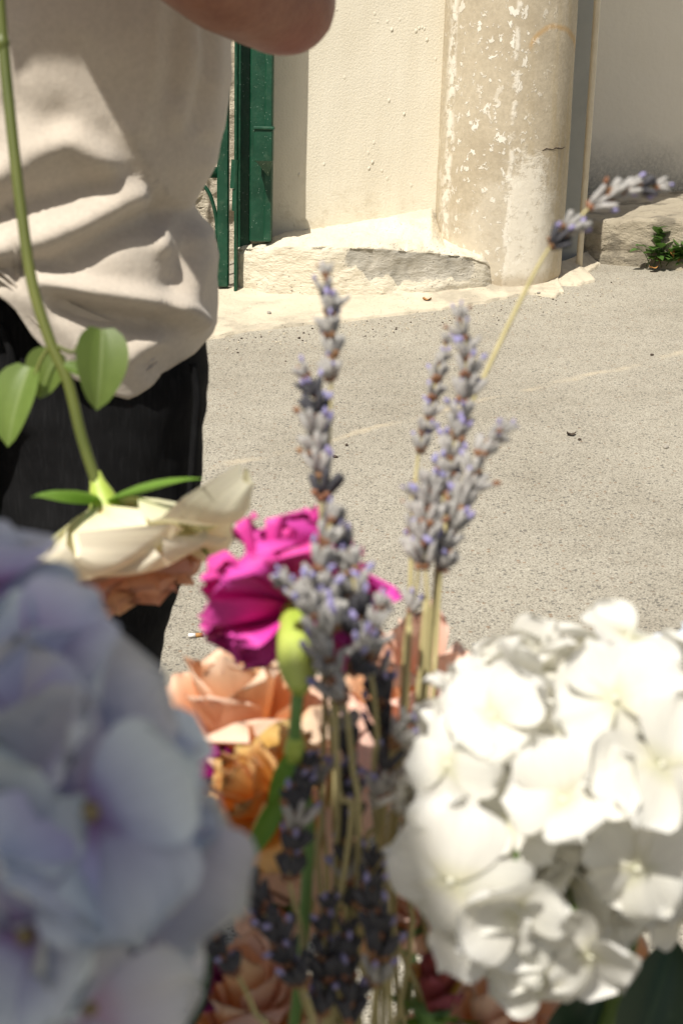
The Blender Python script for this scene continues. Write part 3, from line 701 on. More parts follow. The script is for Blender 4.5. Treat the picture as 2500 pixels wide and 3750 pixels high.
def body():
    mb = MB(); V = Vector
    sh, cy = FOOT + 1.33, YP + 0.01
    mb.blob((X0, cy, FOOT + 1.12), (0.14, 0.075, 0.24)); mb.blob((X0, cy, FOOT + 0.92), (0.13, 0.065, 0.14)); mb.blob((X0, cy, FOOT + 1.28), (0.165, 0.095, 0.10))
    mb.limb((X0, cy + .01, FOOT + 1.33), (X0, cy - .01, FOOT + 1.47), .058, .052)
    hc = V((X0, cy - .025, FOOT + 1.575))                       # head
    mb.blob(hc, (.074, .092, .105), 0, 20, 14); mb.blob(hc + V((0, -.03, -.055)), (.052, .058, .062), 0, 16, 10)
    mb.limb(hc + V((0, -.094, .008)), hc + V((0, -.112, -.026)), .008, .013, 8)
    mb.blob(hc + V((0, -.086, -.055)), (.022, .010, .008)); mb.blob(hc + V((0, -.083, -.068)), (.019, .011, .008)); mb.blob(hc + V((0, -.076, -.098)), (.022, .018, .016))
    for s in (-1, 1):
        mb.blob(hc + V((s * .076, .01, -.008)), (.010, .018, .030)); mb.limb(hc + V((s * .012, -.086, .026)), hc + V((s * .045, -.074, .026)), .009, .008, 8)
        mb.blob(hc + V((s * .036, -.066, -.03)), (.024, .022, .022))
        hip = V((X0 + s * .085, cy, FOOT + .82)); kn = V((X0 + (.045 if s > 0 else -.10), cy - .02, FOOT + .45)); an = V((X0 + (.01 if s > 0 else -.10), cy, FOOT + .09))
        mb.limb(hip, kn, .058, .045); mb.limb(kn, an, .045, .034); mb.limb(an + V((0, .01, -.035)), an + V((s * .015, -.15, -.055)), .036, .030)
    # bent arm whose elbow comes into the picture
    sL = V((X0 + .165, YP, sh)); mb.limb(sL, ELB + V((-0.005, .005, .02)), .052, .041, 16)
    mb.blob(ELB, (.037, .037, .037), 0, 16, 10); mb.blob(ELB + V((.004, .014, -.008)), (.026, .026, .026), 0, 14, 10)
    d = (HAND - ELB); wr = ELB + d * ((d.length - .085) / d.length)
    mb.limb(ELB, ELB.lerp(wr, .35), .038, .041, 16); mb.limb(ELB.lerp(wr, .35), wr, .041, .027, 16)
    hand(mb, wr, d, V((-.6, -.3, .2)), 0.95)
    # other arm, held in front of the chest, outside the picture
    sR = V((X0 - .165, YP, sh)); eR = V((X0 - .24, YP + .03, FOOT + 1.04)); wR = V((X0 - .26, YP - .03, FOOT + .80))
    mb.limb(sR, eR, .052, .041, 16); mb.limb(eR, eR.lerp(wR, .35), .038, .041, 16); mb.limb(eR.lerp(wR, .35), wR, .041, .027, 16)
    hand(mb, wR, wR - eR, V((.9, .1, 0)), 0.3, side=-1)
    me = remeshed(mb, 'body', MAT['skin'], 0.0055, 5)
    me.transform(Matrix.Translation(-PO)); link('body', me, PROOT)
    for s in (-1, 1): MB().blob(hc + V((s * .029, -.0785, .004)), (.012, .010, .009), 0, 12, 8).build('eye', MAT['eye'], PROOT, origin=PO)
    hb = MB(); v = []
    hb.blob(hc + V((0, .018, .022)), (.086, .094, .104), 0, 24, 16)
    for q in hb.v:
        r = q - hc
        if r.y < -.045 and r.z < .055: q.y = hc.y - .04 + (q.y - hc.y + .04) * .1
        q += (q - hc) * 0.05 * fbm(q.x * 25, q.y * 25, q.z * 8)
    hb.build('hair', MAT['hair'], PROOT, origin=PO)
    for s in (-1, 1):
        sb = MB(); c = V((X0 + (.01 if s > 0 else -.10), cy - .05, FOOT)); sb.blob(c + V((0, 0, .05)), (.045, .13, .05), 0, 16, 10); sb.box(c + V((0, 0, .015)), (.088, .25, .03), bev=.012)
        sb.build('shoe', MAT['shoe'], PROOT, origin=PO)
body()
def jeans():
    mb = MB(); V = Vector
    # hips
    zs = np.linspace(FOOT + 1.0, FOOT + .70, 10); seg = 28; v = []
    for z in zs:
        t = (FOOT + 1.0 - z) / .3; a = .125 + .05 * math.sin(t * 1.6); b = .070 + .03 * math.sin(t * 1.6)
        for k in range(seg):
            th = 2 * math.pi * k / seg; v.append(V((X0 + .005 + a * math.cos(th), YP + b * math.sin(th), z)))
    f = [(i * seg + k, i * seg + (k + 1) % seg, (i + 1) * seg + (k + 1) % seg, (i + 1) * seg + k) for i in range(9) for k in range(seg)]
    f = [q[::-1] for q in f] + [tuple(range(seg)), tuple(9 * seg + k for k in range(seg))[::-1]]
    mb.add(v, f)
    sil = [(1290, 748), (1400, 758), (1480, 768), (1560, 752), (1700, 746), (1850, 742), (1960, 716), (2100, 657), (2250, 615), (2400, 575), (2560, 540), (2800, 500), (3300, 450), (4300, 470)]
    pts, rad = [], []
    for py, px in sil:
        p = PY(px, py, YP - 0.01); r = lerp_list(p.z - FOOT, [0.05, .25, .45, .62, .8], [.072, .07, .074, .088, .098])
        pts.append(V((p.x - r, YP - 0.01, p.z))); rad.append(r)
    pts.append(V((pts[-1].x, YP, FOOT + .05))); rad.append(.07)
    mb.tube(pts, rad, 24, sub=3)
    mb.tube([V((X0 - .09, YP, FOOT + .84)), V((X0 - .095, YP, FOOT + .6)), V((X0 - .10, YP - .01, FOOT + .4)), V((X0 - .10, YP + .01, FOOT + .05))], [.098, .086, .074, .07], 24, sub=6)
    me = remeshed(mb, 'jeans', MAT['jeans'], 0.008, 6)
    for q in me.vertices:
        h = q.co.z - FOOT
        w = 0.006 * fbm(q.co.x * 9 + q.co.z * 5, q.co.y * 9, q.co.z * 16, 3)
        q.co += q.normal * w
    me.transform(Matrix.Translation(-PO)); j = link('jeans', me, PROOT)
    for q in (((0, 1185), (40, 1290), (62, 1400), (55, 1500)), ((705, 1330), (722, 1450), (715, 1560), (705, 1700), (695, 1850))):
        MB().tube([PY(x, y, YP - (.10 if x < 300 else .066)) for x, y in q], .0035, 6, sub=4).build('seam', MAT['jeans'], j, origin=PO)
jeans()
RIDGES = [  # folds of the shirt: image polyline, height (m), half width (image px)
    ([(-120, 690), (0, 640), (130, 565), (260, 515), (380, 590), (440, 650)], .020, 48),
    ([(-120, 820), (100, 745), (300, 680), (430, 650)], -.013, 36),
    ([(-120, 950), (140, 880), (300, 815), (440, 745), (510, 715)], .022, 42),
    ([(-100, 1030), (200, 965), (350, 895), (480, 830), (580, 800)], -.016, 42),
    ([(120, 1015), (300, 1058), (480, 1085), (640, 1120), (725, 1175)], .024, 30),
    ([(220, 1115), (400, 1160), (540, 1182), (610, 1190)], -.022, 36),
    ([(625, 1140), (595, 1225), (470, 1300)], .012, 30),
    ([(30, 1040), (200, 1150), (290, 1260)], .010, 42), ([(330, 1290), (470, 1360), (540, 1400)], .006, 35),
    ([(570, -300), (556, 0), (545, 250), (515, 470)], .009, 38), ([(640, -300), (650, 100), (640, 330)], -.007, 34),
    ([(700, -300), (705, 150), (660, 430)], .006, 34), ([(800, -100), (808, 200), (775, 480)], .007, 26), ([(755, -100), (760, 200), (720, 450)], -.007, 26),
    ([(470, 470), (540, 600), (620, 720), (680, 745)], .005, 13), ([(840, 420), (760, 640), (670, 770), (600, 900)], .009, 26),
    ([(500, 640), (600, 770), (640, 860)], -.009, 34), ([(660, 760), (690, 900), (640, 1040)], -.010, 36),
    ([(740, 830), (760, 950), (700, 1080)], .012, 46), ([(100, 100), (160, 330), (100, 480)], .006, 55), ([(-60, 420), (120, 400), (230, 440)], -.004, 50),
    ([(300, 200), (420, 420), (470, 640)], -.006, 60)]
def seg_dist(x, y, pl):
    best = np.full(x.shape, 1e9)
    for (ax, ay), (bx, by) in zip(pl[:-1], pl[1:]):
        dx, dy = bx - ax, by - ay; t = np.clip(((x - ax) * dx + (y - ay) * dy) / (dx * dx + dy * dy), 0, 1)
        best = np.minimum(best, np.hypot(x - ax - t * dx, y - ay - t * dy))
    return best
def to_px_np(p):
    d = p - np.array(CO); z = d @ np.array(CF)
    return 1250 + FPX * (d @ np.array(CR)) / z, 1875 - FPX * (d @ np.array(CU)) / z
def shirt():
    sil_py = [-700, -400, -200, 0, 150, 300, 450, 600, 700, 760, 800, 850, 950, 1100, 1180, 1260, 1330, 1500]
    sil_px = [800, 830, 845, 850, 852, 845, 825, 788, 733, 706, 735, 783, 795, 797, 795, 768, 738, 700]
    zs, xs = [], []
    for a, b in zip(sil_py, sil_px):
        p = PY(b, a, YP); zs.append(p.z); xs.append(p.x)
    order = np.argsort(zs); zs = np.array(zs)[order]; xs = np.array(xs)[order]
    ztop = FOOT + 1.405
    zr = np.append(zs, [FOOT + 1.25, FOOT + 1.33, FOOT + 1.38, ztop]); xr = np.append(xs, [X0 + .185, X0 + .175, X0 + .12, X0 + .07])
    hem_px = [-900, -300, 0, 60, 130, 300, 460, 520, 560, 640, 745, 800, 1000]
    hem_py = [1080, 1060, 1075, 1120, 1235, 1385, 1440, 1455, 1440, 1365, 1290, 1215, 1200]
    nc, nr, v, uv = 220, 170, [], []
    th = 2 * np.pi * np.arange(nc) / nc; c_, s_ = np.cos(th), np.sin(th)        # s_ > 0: front
    se = lambda q: np.sign(q) * np.abs(q) ** 0.88
    zh = []
    for i in range(nc):
        px0 = to_px(Vector((X0 + 0.19 * se(c_[i]), YP - .12 * se(s_[i]), 0.9)))[0]
        pyh = lerp_list(px0, hem_px, hem_py) if s_[i] > -0.1 else 1230
        zh.append(PY(px0, pyh, YP - .12 * max(0, s_[i])).z)
    zh = np.array(zh); t = (np.arange(nr + 1) / nr)[:, None]
    z = ztop + (zh[None, :] - ztop) * t ** 0.9
    rr = np.interp(z, zr, xr) - X0; a = np.where((c_ > 0)[None, :], rr, np.where(z < FOOT + 1.25, 0.19, rr))
    b = np.where(z < FOOT + 1.3, 0.128, 0.128 * (1 - .5 * ((z - FOOT - 1.3) / .11)))
    p = np.stack([X0 + a * se(c_), YP - b * se(s_), z], -1)
    n = np.stack([c_ * .8, -s_, 0 * c_], -1); n /= np.linalg.norm(n, axis=-1, keepdims=True)
    X, Y = to_px_np(p); d = np.zeros(z.shape); fr = np.clip((s_ - .02) / .35, 0, 1)[None, :]
    for pl, A, sg in RIDGES: d += A * 0.62 * np.exp(-(seg_dist(X, Y, pl) / (sg * 1.22)) ** 2)
    d = d * fr
    for j in range(nr + 1):
        for i in range(nc):
            q = p[j, i]; w = 0.0018 * fbm(q[0] * 16, q[2] * 16, 5, 3) + 0.0016 * fbm(q[0] * 34 + q[2] * 22, q[2] * 13 - q[0] * 6, 3, 3) if s_[i] > -.15 else 0.008 * fbm(q[0] * 8, q[2] * 10, 2)
            v.append(Vector(q + n[i] * (d[j, i] + w))); uv.append((i / nc, j / nr))
    f = [(j * nc + i, (j + 1) * nc + i, (j + 1) * nc + (i + 1) % nc, j * nc + (i + 1) % nc) for j in range(nr) for i in range(nc)]
    # turned hem: an inner rim gives the cloth thickness
    b0 = len(v)
    for i in range(nc): q = v[nr * nc + i]; v.append(Vector((X0 + (q.x - X0) * .975, YP + (q.y - YP) * .96, q.z + .001))); uv.append((i / nc, 1))
    for i in range(nc): q = v[nr * nc + i]; v.append(Vector((X0 + (q.x - X0) * .965, YP + (q.y - YP) * .95, q.z + .06))); uv.append((i / nc, 1))
    f += [(nr * nc + i, b0 + i, b0 + (i + 1) % nc, nr * nc + (i + 1) % nc) for i in range(nc)]
    f += [(b0 + i, b0 + nc + i, b0 + nc + (i + 1) % nc, b0 + (i + 1) % nc) for i in range(nc)]
    mb = MB().add(v, f, 0, uv)
    for s in (-1, 1):     # sleeves
        a = Vector((X0 + s * .135, YP, FOOT + 1.335)); b = (a.lerp(ELB, .62) if s > 0 else Vector((X0 - .215, YP + .015, FOOT + 1.14)))
        mb.tube([a, a.lerp(b, .4), a.lerp(b, .75), b], [.072, .074, .073, .078], 24, cap=False, sub=4)
    mb.build('t_shirt', MAT['cotton'], PROOT, origin=PO)
    # hem stitching: a raised double row just above the hem
    st = MB()
    for off in (0.015, 0.021):
        pts = [v[nr * nc + i] + Vector((0, -.0012, off)) for i in range(int(nc * .02), int(nc * .3))]
        st = MB().tube(pts, .0013, 5)
        st.build('hem_seam', MAT['cotton'], PROOT, origin=PO)
shirt()

def bundle():  # added out of view, shaped so its shadow falls across the shirt
    """unseen paper-wrapped bouquet, added to cast the diagonal shadow on the shirt"""
    tip, top = Vector((-.175, .955, 1.205)), Vector((-.275, .975, 1.54)); root = empty('shadow_bouquet', tip)
    tag(root, 'unseen paper-wrapped bouquet added above the picture to cast shadow on the shirt', 'bouquet')
    ax = (top - tip).normalized(); n, seg, v = 14, 36, []; q = frame_z(ax).to_3x3()
    for j in range(n + 1):
        t = j / n
        for k in range(seg + 1):
            a = 2 * math.pi * k / seg; r = (.018 + .30 * t * (tip - top).length) * (1 + .05 * math.sin(5 * a + 3 * t)); v.append(q @ Vector((r * math.cos(a), r * math.sin(a), t * .36 + .03 * t * math.sin(3 * a))))
    f = [(j * (seg + 1) + k, j * (seg + 1) + k + 1, (j + 1) * (seg + 1) + k + 1, (j + 1) * (seg + 1) + k) for j in range(n) for k in range(seg)]
    link('paper_wrap', mesh('paper_wrap', v, f, MAT['dryleaf']), root)
    rng = random.Random(9)
    for i in range(26):
        t_ = tri_leaf(.12, .03, .2, .8); link('leaf', mesh('leaf', t_[0], t_[1], MAT['weed'], t_[2]), root, Matrix.Translation(q @ Vector((rng.uniform(-.07, .07), rng.uniform(-.07, .07), .28))) @ Matrix.Rotation(rng.uniform(0, 6.28), 4, 'Z') @ Matrix.Rotation(rng.uniform(.3, 1.3), 4, 'X'))
bundle()

# ================================================================== flowers
def m_petal(name, stops, noise_amt=0.25, tr=0.35, tint=None, vary=0.2, hue=0.02, rough=0.55, vein=0.25, edge=None):
    """stops: colours along the petal from base (0) to tip (1)"""
    k = NT(name); u = k.sep(k.tc.outputs['UV'])
    n = k.noise(35, 5); pos = k.math('ADD', u[1], k.math('MULTIPLY', k.math('SUBTRACT', n, 0.5), noise_amt))
    c = k.ramp(pos, stops)
    vn = k.noise(26, 3, k.vec((1, 0.07, 1), k.tc.outputs['UV']))
    c = k.mix(vein, c, k.mix(1.0, c, k.ramp(vn, [(0.35, (0.78, 0.76, 0.78)), (0.6, (1.06, 1.06, 1.06))]), 'MULTIPLY'))
    if edge:
        e = k.ramp(k.math('ADD', k.math('ABSOLUTE', k.math('SUBTRACT', u[0], 0.5)), k.math('MULTIPLY', k.math('SUBTRACT', k.noise(14, 5), 0.5), 0.35)), [(0.36, 0.0), (0.5, 1.0)])
        c = k.mix(k.math('MULTIPLY', e, edge[1]), c, edge[0])
    if vary: c = hsv_shift(k, c, hue, vary)
    k.col(c).rough(rough); k.b.inputs['Specular IOR Level'].default_value = 0.25
    k.bump(k.math('ADD', vn, k.math('MULTIPLY', n, 0.4)), 0.25, 0.0012)
    t = k.mix(0.5, c, tint) if tint else c
    k.trans(tr, t); return k.mat
MAT['hyd_white'] = m_petal('white_hydrangea_petal', [(0.0, (0.72, 0.70, 0.50)), (0.25, (0.86, 0.84, 0.75)), (1.0, (0.91, 0.90, 0.84))], 0.2, 0.36, None, 0.06, 0.015, 0.6, 0.3)
MAT['hyd_blue'] = m_petal('lilac_hydrangea_petal', [(0.0, (0.24, 0.11, 0.29)), (0.22, (0.46, 0.45, 0.66)), (0.6, (0.62, 0.66, 0.78)), (1.0, (0.72, 0.78, 0.83))], 0.3, 0.28, None, 0.3, 0.10, 0.6, 0.3)  # dark purple base paints in the shaded gaps between petals
MAT['hyd_grey'] = m_petal('pale_lilac_hydrangea_petal', [(0.0, (0.50, 0.34, 0.50)), (0.3, (0.58, 0.57, 0.68)), (1.0, (0.70, 0.72, 0.70))], 0.3, 0.28, None, 0.25, 0.06, 0.6, 0.3)
MAT['hyd_eye'] = simple('floret_eye', (0.16, 0.12, 0.06), (0.34, 0.27, 0.13), 300, 0.7)
MAT['hyd_eye_white'] = simple('pale_floret_eye', (0.70, 0.68, 0.52), (0.78, 0.76, 0.64), 300, 0.7)
MAT['carn'] = m_petal('magenta_carnation_petal', [(0.0, (0.42, 0.012, 0.17)), (0.45, (0.70, 0.040, 0.33)), (1.0, (0.82, 0.09, 0.44))], 0.3, 0.12, (0.5, 0.0, 0.15), 0.15, 0.02, 0.5, 0.3)
MAT['carn_dark'] = m_petal('purple_carnation_petal', [(0.0, (0.10, 0.003, 0.06)), (1.0, (0.26, 0.008, 0.14))], 0.3, 0.2, None, 0.15, 0.02, 0.5, 0.3)
MAT['peach'] = m_petal('peach_rose_petal', [(0.0, (0.80, 0.34, 0.08)), (0.45, (0.88, 0.52, 0.26)), (1.0, (0.92, 0.70, 0.52))], 0.35, 0.27, (0.85, 0.32, 0.06), 0.12, 0.02, 0.5, 0.2)
MAT['pink_peach'] = m_petal('pink_peach_rose_petal', [(0.0, (0.82, 0.44, 0.20)), (0.5, (0.87, 0.56, 0.40)), (1.0, (0.91, 0.66, 0.54))], 0.35, 0.27, None, 0.12, 0.02, 0.5, 0.2)
MAT['amber'] = m_petal('amber_rose_petal', [(0.0, (0.62, 0.20, 0.02)), (0.5, (0.74, 0.38, 0.08)), (1.0, (0.80, 0.55, 0.24))], 0.5, 0.38, (0.8, 0.3, 0.03), 0.2, 0.03, 0.5, 0.3, ((0.42, 0.07, 0.03), 0.55))
MAT['cream_petal'] = m_petal('cream_rose_petal', [(0.0, (0.80, 0.78, 0.42)), (0.4, (0.88, 0.84, 0.60)), (1.0, (0.88, 0.82, 0.64))], 0.4, 0.25, None, 0.12, 0.02, 0.5, 0.3)
MAT['blush_petal'] = m_petal('blush_rose_petal', [(0.0, (0.76, 0.52, 0.18)), (0.4, (0.76, 0.42, 0.20)), (1.0, (0.76, 0.50, 0.36))], 0.5, 0.35, None, 0.2, 0.03, 0.5, 0.4)
MAT['wine'] = m_petal('wine_rose_petal', [(0.0, (0.30, 0.08, 0.05)), (1.0, (0.40, 0.10, 0.10))], 0.5, 0.25, None, 0.25, 0.03, 0.55, 0.5)
MAT['gold'] = m_petal('gold_rose_petal', [(0.0, (0.60, 0.42, 0.06)), (1.0, (0.74, 0.46, 0.12))], 0.5, 0.35, None, 0.2, 0.03, 0.55, 0.4)
MAT['leaf'] = m_leaf('rose_leaf', (0.11, 0.17, 0.03), (0.18, 0.26, 0.06), (0.27, 0.34, 0.13), 0.3)
MAT['sepal'] = m_leaf('sepal_green', (0.10, 0.24, 0.02), (0.17, 0.34, 0.04), (0.22, 0.36, 0.08), 0.3)
MAT['dark_leaf'] = m_leaf('dark_leaf', (0.012, 0.035, 0.015), (0.025, 0.06, 0.025), (0.05, 0.09, 0.04), 0.15)
MAT['stem'] = simple('rose_stem', (0.075, 0.095, 0.013), (0.14, 0.155, 0.03), 40, 0.5, 0.2, 0.001, (1, 1, 0.3))
MAT['carn_stem'] = simple('carnation_stem', (0.12, 0.25, 0.06), (0.22, 0.38, 0.12), 40, 0.5, 0.2, 0.001, (1, 1, 0.3))
MAT['calyx'] = simple('carnation_calyx', (0.30, 0.42, 0.04), (0.52, 0.60, 0.14), 60, 0.5, 0.2, 0.001, (1, 1, 0.4))
MAT['straw'] = simple('lavender_straw', (0.34, 0.29, 0.12), (0.52, 0.45, 0.22), 60, 0.6, 0.2, 0.0006, (1, 1, 0.2))
MAT['hyd_stem'] = simple('hydrangea_stem', (0.07, 0.13, 0.02), (0.13, 0.2, 0.04), 40, 0.5, 0.2, 0.001)
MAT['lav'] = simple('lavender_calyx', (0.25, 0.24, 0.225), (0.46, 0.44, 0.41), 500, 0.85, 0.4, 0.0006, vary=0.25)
MAT['lav_dark'] = simple('dark_lavender_calyx', (0.03, 0.03, 0.036), (0.085, 0.083, 0.092), 500, 0.85, 0.4, 0.0006, vary=0.25)  # dry charcoal heads, and deep shade painted onto the low spikes
MAT['lav_violet'] = simple('lavender_corolla', (0.24, 0.22, 0.42), (0.36, 0.33, 0.56), 500, 0.8, 0.3, 0.0006, vary=0.2)
MAT['lav_brown'] = simple('dried_corolla', (0.15, 0.062, 0.03), (0.33, 0.165, 0.08), 500, 0.8, 0.3, 0.0006, vary=0.3)

def petal_mesh(name, mat, L, W, cup=0.15, curl=0.4, ruf=0.06, kf=2.5, serr=0.0, nu=8, nv=8, seed=0, base=0.18, peak=0.6, tip=2.6):
    """thin sheet: base at the origin, runs along +Y, upper side +Z"""
    rng = random.Random(seed); ph = rng.uniform(0, 6.28); ph2 = rng.uniform(0, 6.28); v, uv = [], []
    for j in range(nv + 1):
        t = j / nv; w = W * 0.5 * (base + (1 - base) * math.sin(min(1, t / peak) * math.pi / 2) ** 0.9) * max(0.0, 1 - max(0, (t - peak) / (1 - peak)) ** tip) ** 0.5
        w = max(w, W * 0.03)
        a = curl * t; y0 = L * (math.sin(a) / curl if abs(curl) > 1e-3 else t); z0 = L * ((1 - math.cos(a)) / curl if abs(curl) > 1e-3 else 0)
        for i in range(nu + 1):
            s = i / nu * 2 - 1
            y = y0 - 0.10 * L * s * s * t * (1 if serr == 0 else .4)
            if serr and j == nv: y += serr * L * (1 if i % 2 else -1) * rng.uniform(.4, 1)
            z = z0 + cup * L * s * s * t + ruf * L * t ** 1.6 * math.sin(kf * s * 3 + ph) + 0.5 * ruf * L * t * math.sin(4 * t + 2.1 * s + ph2)
            v.append((s * w, y, z)); uv.append(((s + 1) / 2, t))
    q = nu + 1; f = [(j * q + i, j * q + i + 1, (j + 1) * q + i + 1, (j + 1) * q + i) for j in range(nv) for i in range(nu)]
    return mesh(name, v, f, mat, uv)

# ------------------------------------------------------------------ hydrangeas
def floret_mesh(name, eye, stem, r=0.0022, ped=0.03):
    mb = MB().blob((0, 0, 0.0006), (r, r, r * .8), 0, 8, 6); mb.tube([(0, 0, 0), (0, 0, -ped)], [0.0011, 0.0009], 5, 1)
    return mesh(name, mb.v, mb.f, [eye, stem], None, True, mb.m)
def hydrangea(label, centre, rad, n, Lp, mats, eye, stem_pts, seed, squash=(1, 1, 1), explicit=(), view_bias=True, keep=None):
    rng = random.Random(seed); root = empty('hydrangea', stem_pts[-1]); O = Vector(stem_pts[-1]); tag(root, label, 'hydrangea')
    pm = []
    for q in range(6):
        for m in mats: pm.append(petal_mesh('petal', m, Lp * rng.uniform(.9, 1.1), Lp * rng.uniform(1.0, 1.22), rng.uniform(-.08, .22), rng.uniform(-.7, .6), rng.uniform(.06, .15), rng.uniform(.8, 2.2), 0, 7, 7, seed * 31 + q, .22, .62, 2.4))
    per = len(mats); fm = floret_mesh('floret', eye, MAT['hyd_stem'], Lp * (.09 if per > 1 else .05), rad * .5)
    todo = []
    for i in range(n):
        zz = 1 - 2 * (i + .5) / n; a = i * 2.39996 + seed; r_ = math.sqrt(max(0, 1 - zz * zz))
        d = Vector((r_ * math.cos(a), r_ * math.sin(a), zz)) + Vector([rng.gauss(0, .10) for _ in range(3)]); d.normalize()
        if keep and not keep(d): continue
        pos = centre + Vector((d.x * squash[0], d.y * squash[1], d.z * squash[2])) * rad * rng.uniform(.80 if per > 1 else .68, 1.03)
        nn = (d + Vector([rng.gauss(0, .26 if per > 1 else .55) for _ in range(3)])).normalized(); todo.append((pos, nn, rng.uniform(0, 6.28), 1.0, rng.randrange(per)))
    for e in explicit: todo.append(e)
    # the florets that show largest are parts, the deeper and hidden ones one mass
    todo = list(explicit) + sorted([t for t in todo if t not in explicit], key=lambda t: -((t[0] - centre).normalized().dot(VIEW) + .6 * (t[0] - centre).length / rad + .3 * t[1].dot(VIEW)))
    mass, mm = MB(), {m: i for i, m in enumerate(mats)}
    for q, (pos, nn, sp, scl, mi) in enumerate(todo):
        F = Matrix.Translation(pos - O) @ frame_z(nn, sp) @ Matrix.Scale(scl, 4); single = q < 72
        if single: fl = link('floret', fm, root, F)
        for k in range(4):
            M = Matrix.Rotation(k * math.pi / 2 + rng.gauss(0, .16), 4, 'Z') @ Matrix.Rotation(rng.gauss(.10, .30), 4, 'X') @ Matrix.Translation((0, Lp * .03, (k % 2) * Lp * .03)) @ Matrix.Scale(rng.uniform(.8, 1.14), 4)
            me = pm[rng.randrange(6) * per + (rng.randrange(per) if mi < 0 else mi)]
            if single: link('petal', me, fl, M)
            else:
                T = F @ M; ul = me.uv_layers[0].data; uvs = [(0, 0)] * len(me.vertices)
                for lp in me.loops: uvs[lp.vertex_index] = tuple(ul[lp.index].uv)
                mass.add([T @ v.co for v in me.vertices], [tuple(p.vertices) for p in me.polygons], mm[me.materials[0]], uvs)
    if mass.v: tag(mass.build('florets', mats, root), kind='stuff')
    MB().tube([Vector(p) - O for p in stem_pts], 0.0042, 8, sub=5).build('stem', MAT['hyd_stem'], root)
    return root
BUCKET = Vector((0.02, 0.52, 0)); BUCKET.z = gz(BUCKET.x, BUCKET.y)
def foot(i):
    a = i * 2.4; r = 0.02 + 0.075 * ((i * 0.618) % 1); return BUCKET + Vector((r * math.cos(a), r * math.sin(a), 0.02))
def toward(px, py, Z, other):      # unit vector from one image point towards another
    return (P(*other) - P(px, py, Z)).normalized()
VIEW = -CF
def vn(dx, dy, dz=1.0):            # normal given in camera terms: right, up, towards the camera
    return (CR * dx + CU * dy + VIEW * dz).normalized()
# lilac hydrangea, nearest to the camera
LH = P(-190, 2970, 0.345)
hydrangea('large lilac-blue hydrangea head in shade, nearest to the camera', LH, 0.051, 100, 0.0235, [MAT['hyd_blue'], MAT['hyd_grey'], MAT['hyd_blue']], MAT['hyd_eye'],
          [LH, LH + Vector((0, .02, -.12)), foot(1) + Vector((0, 0, .3)), foot(1)], 5, (.98, .85, 1.08),
          [(P(330, 2970, .296), vn(.16, .10), .60, 1.22, -1), (P(120, 2380, .315), vn(-.1, .5), 1.0, 1.0, 0), (P(250, 2670, .312), vn(.35, .5, .8), .3, 1.0, -1), (P(370, 2740, .322), vn(.75, .4, .5), 1.0, .8, -1),
           (P(440, 3370, .302), vn(.45, -.3), .2, 1.05, -1), (P(100, 3420, .296), vn(-.1, -.1), .9, 1.1, 0), (P(330, 3680, .305), vn(.1, -.5), .1, 1.0, 1), (P(480, 3640, .314), vn(.5, -.5), 0.5, .95, 1),
           (P(60, 2680, .305), vn(-.2, .3), .2, 1.0, -1), (P(570, 3130, .31), vn(.6, .0), .75, 1.0, 1), (P(450, 2880, .312), vn(.6, .3), .2, .95, 0), (P(30, 3080, .296), vn(-.2, .1), .4, 1.0, 0), (P(-40, 2150, .335), vn(-.1, .8, .5), .4, .95, 0)],
          keep=lambda d: not (d.y > .55) and not (d.x > .12 and d.z > .35 and d.x + d.z > .8))
# white hydrangea
WH = P(2205, 2890, 0.56)
hydrangea('large white hydrangea head in full sun', WH, 0.067, 230, 0.0205, [MAT['hyd_white']], MAT['hyd_eye_white'],
          [WH, WH + Vector((.012, .0, -.10)), foot(2) + Vector((0, 0, .3)), foot(2)], 11, (1.12, .85, .88),
          [(P(1650, 3225, .47), vn(-.35, -.15), 1.35, 1.35, 0), (P(1880, 3330, .475), vn(-.15, -.35), .4, 1.2, 0), (P(1640, 2800, .505), vn(-.6, .2), .2, 1.05, 0), (P(2060, 2930, .475), vn(-.25, .3), .5, 1.2, 0), (P(1850, 3480, .49), vn(-.2, -.6), .9, 1.1, 0),
           (P(1980, 3590, .49), vn(-.1, -.5), .3, 1.1, 0), (P(2160, 3500, .49), vn(.1, -.5), .8, 1.1, 0), (P(1600, 3150, .485), vn(-.6, -.2), .1, 1.05, 0), (P(1760, 3400, .485), vn(-.4, -.4), .6, 1.05, 0), (P(2330, 3180, .485), vn(.2, -.3), .7, 1.2, 0), (P(2250, 2560, .49), vn(.1, .5), .1, 1.2, 0), (P(1800, 2620, .505), vn(-.3, .5), .8, 1.15, 0), (P(2300, 2330, .53), vn(.2, .8, .5), .3, 1.0, 0),
           (P(2420, 2800, .475), vn(.2, .1), 1.1, 1.2, 0)],
          keep=lambda d: not (d.y > .6) and not (d.z < -.72 and d.x > .15))
LH2 = P(2720, 2560, 0.66)
hydrangea('pale violet hydrangea head behind the white one at the picture edge', LH2, 0.045, 26, 0.021, [MAT['hyd_grey'], MAT['hyd_blue']], MAT['hyd_eye'],
          [LH2, LH2 + Vector((0, 0, -.12)), foot(3) + Vector((0, 0, .3)), foot(3)], 23, (1, 1, 1))

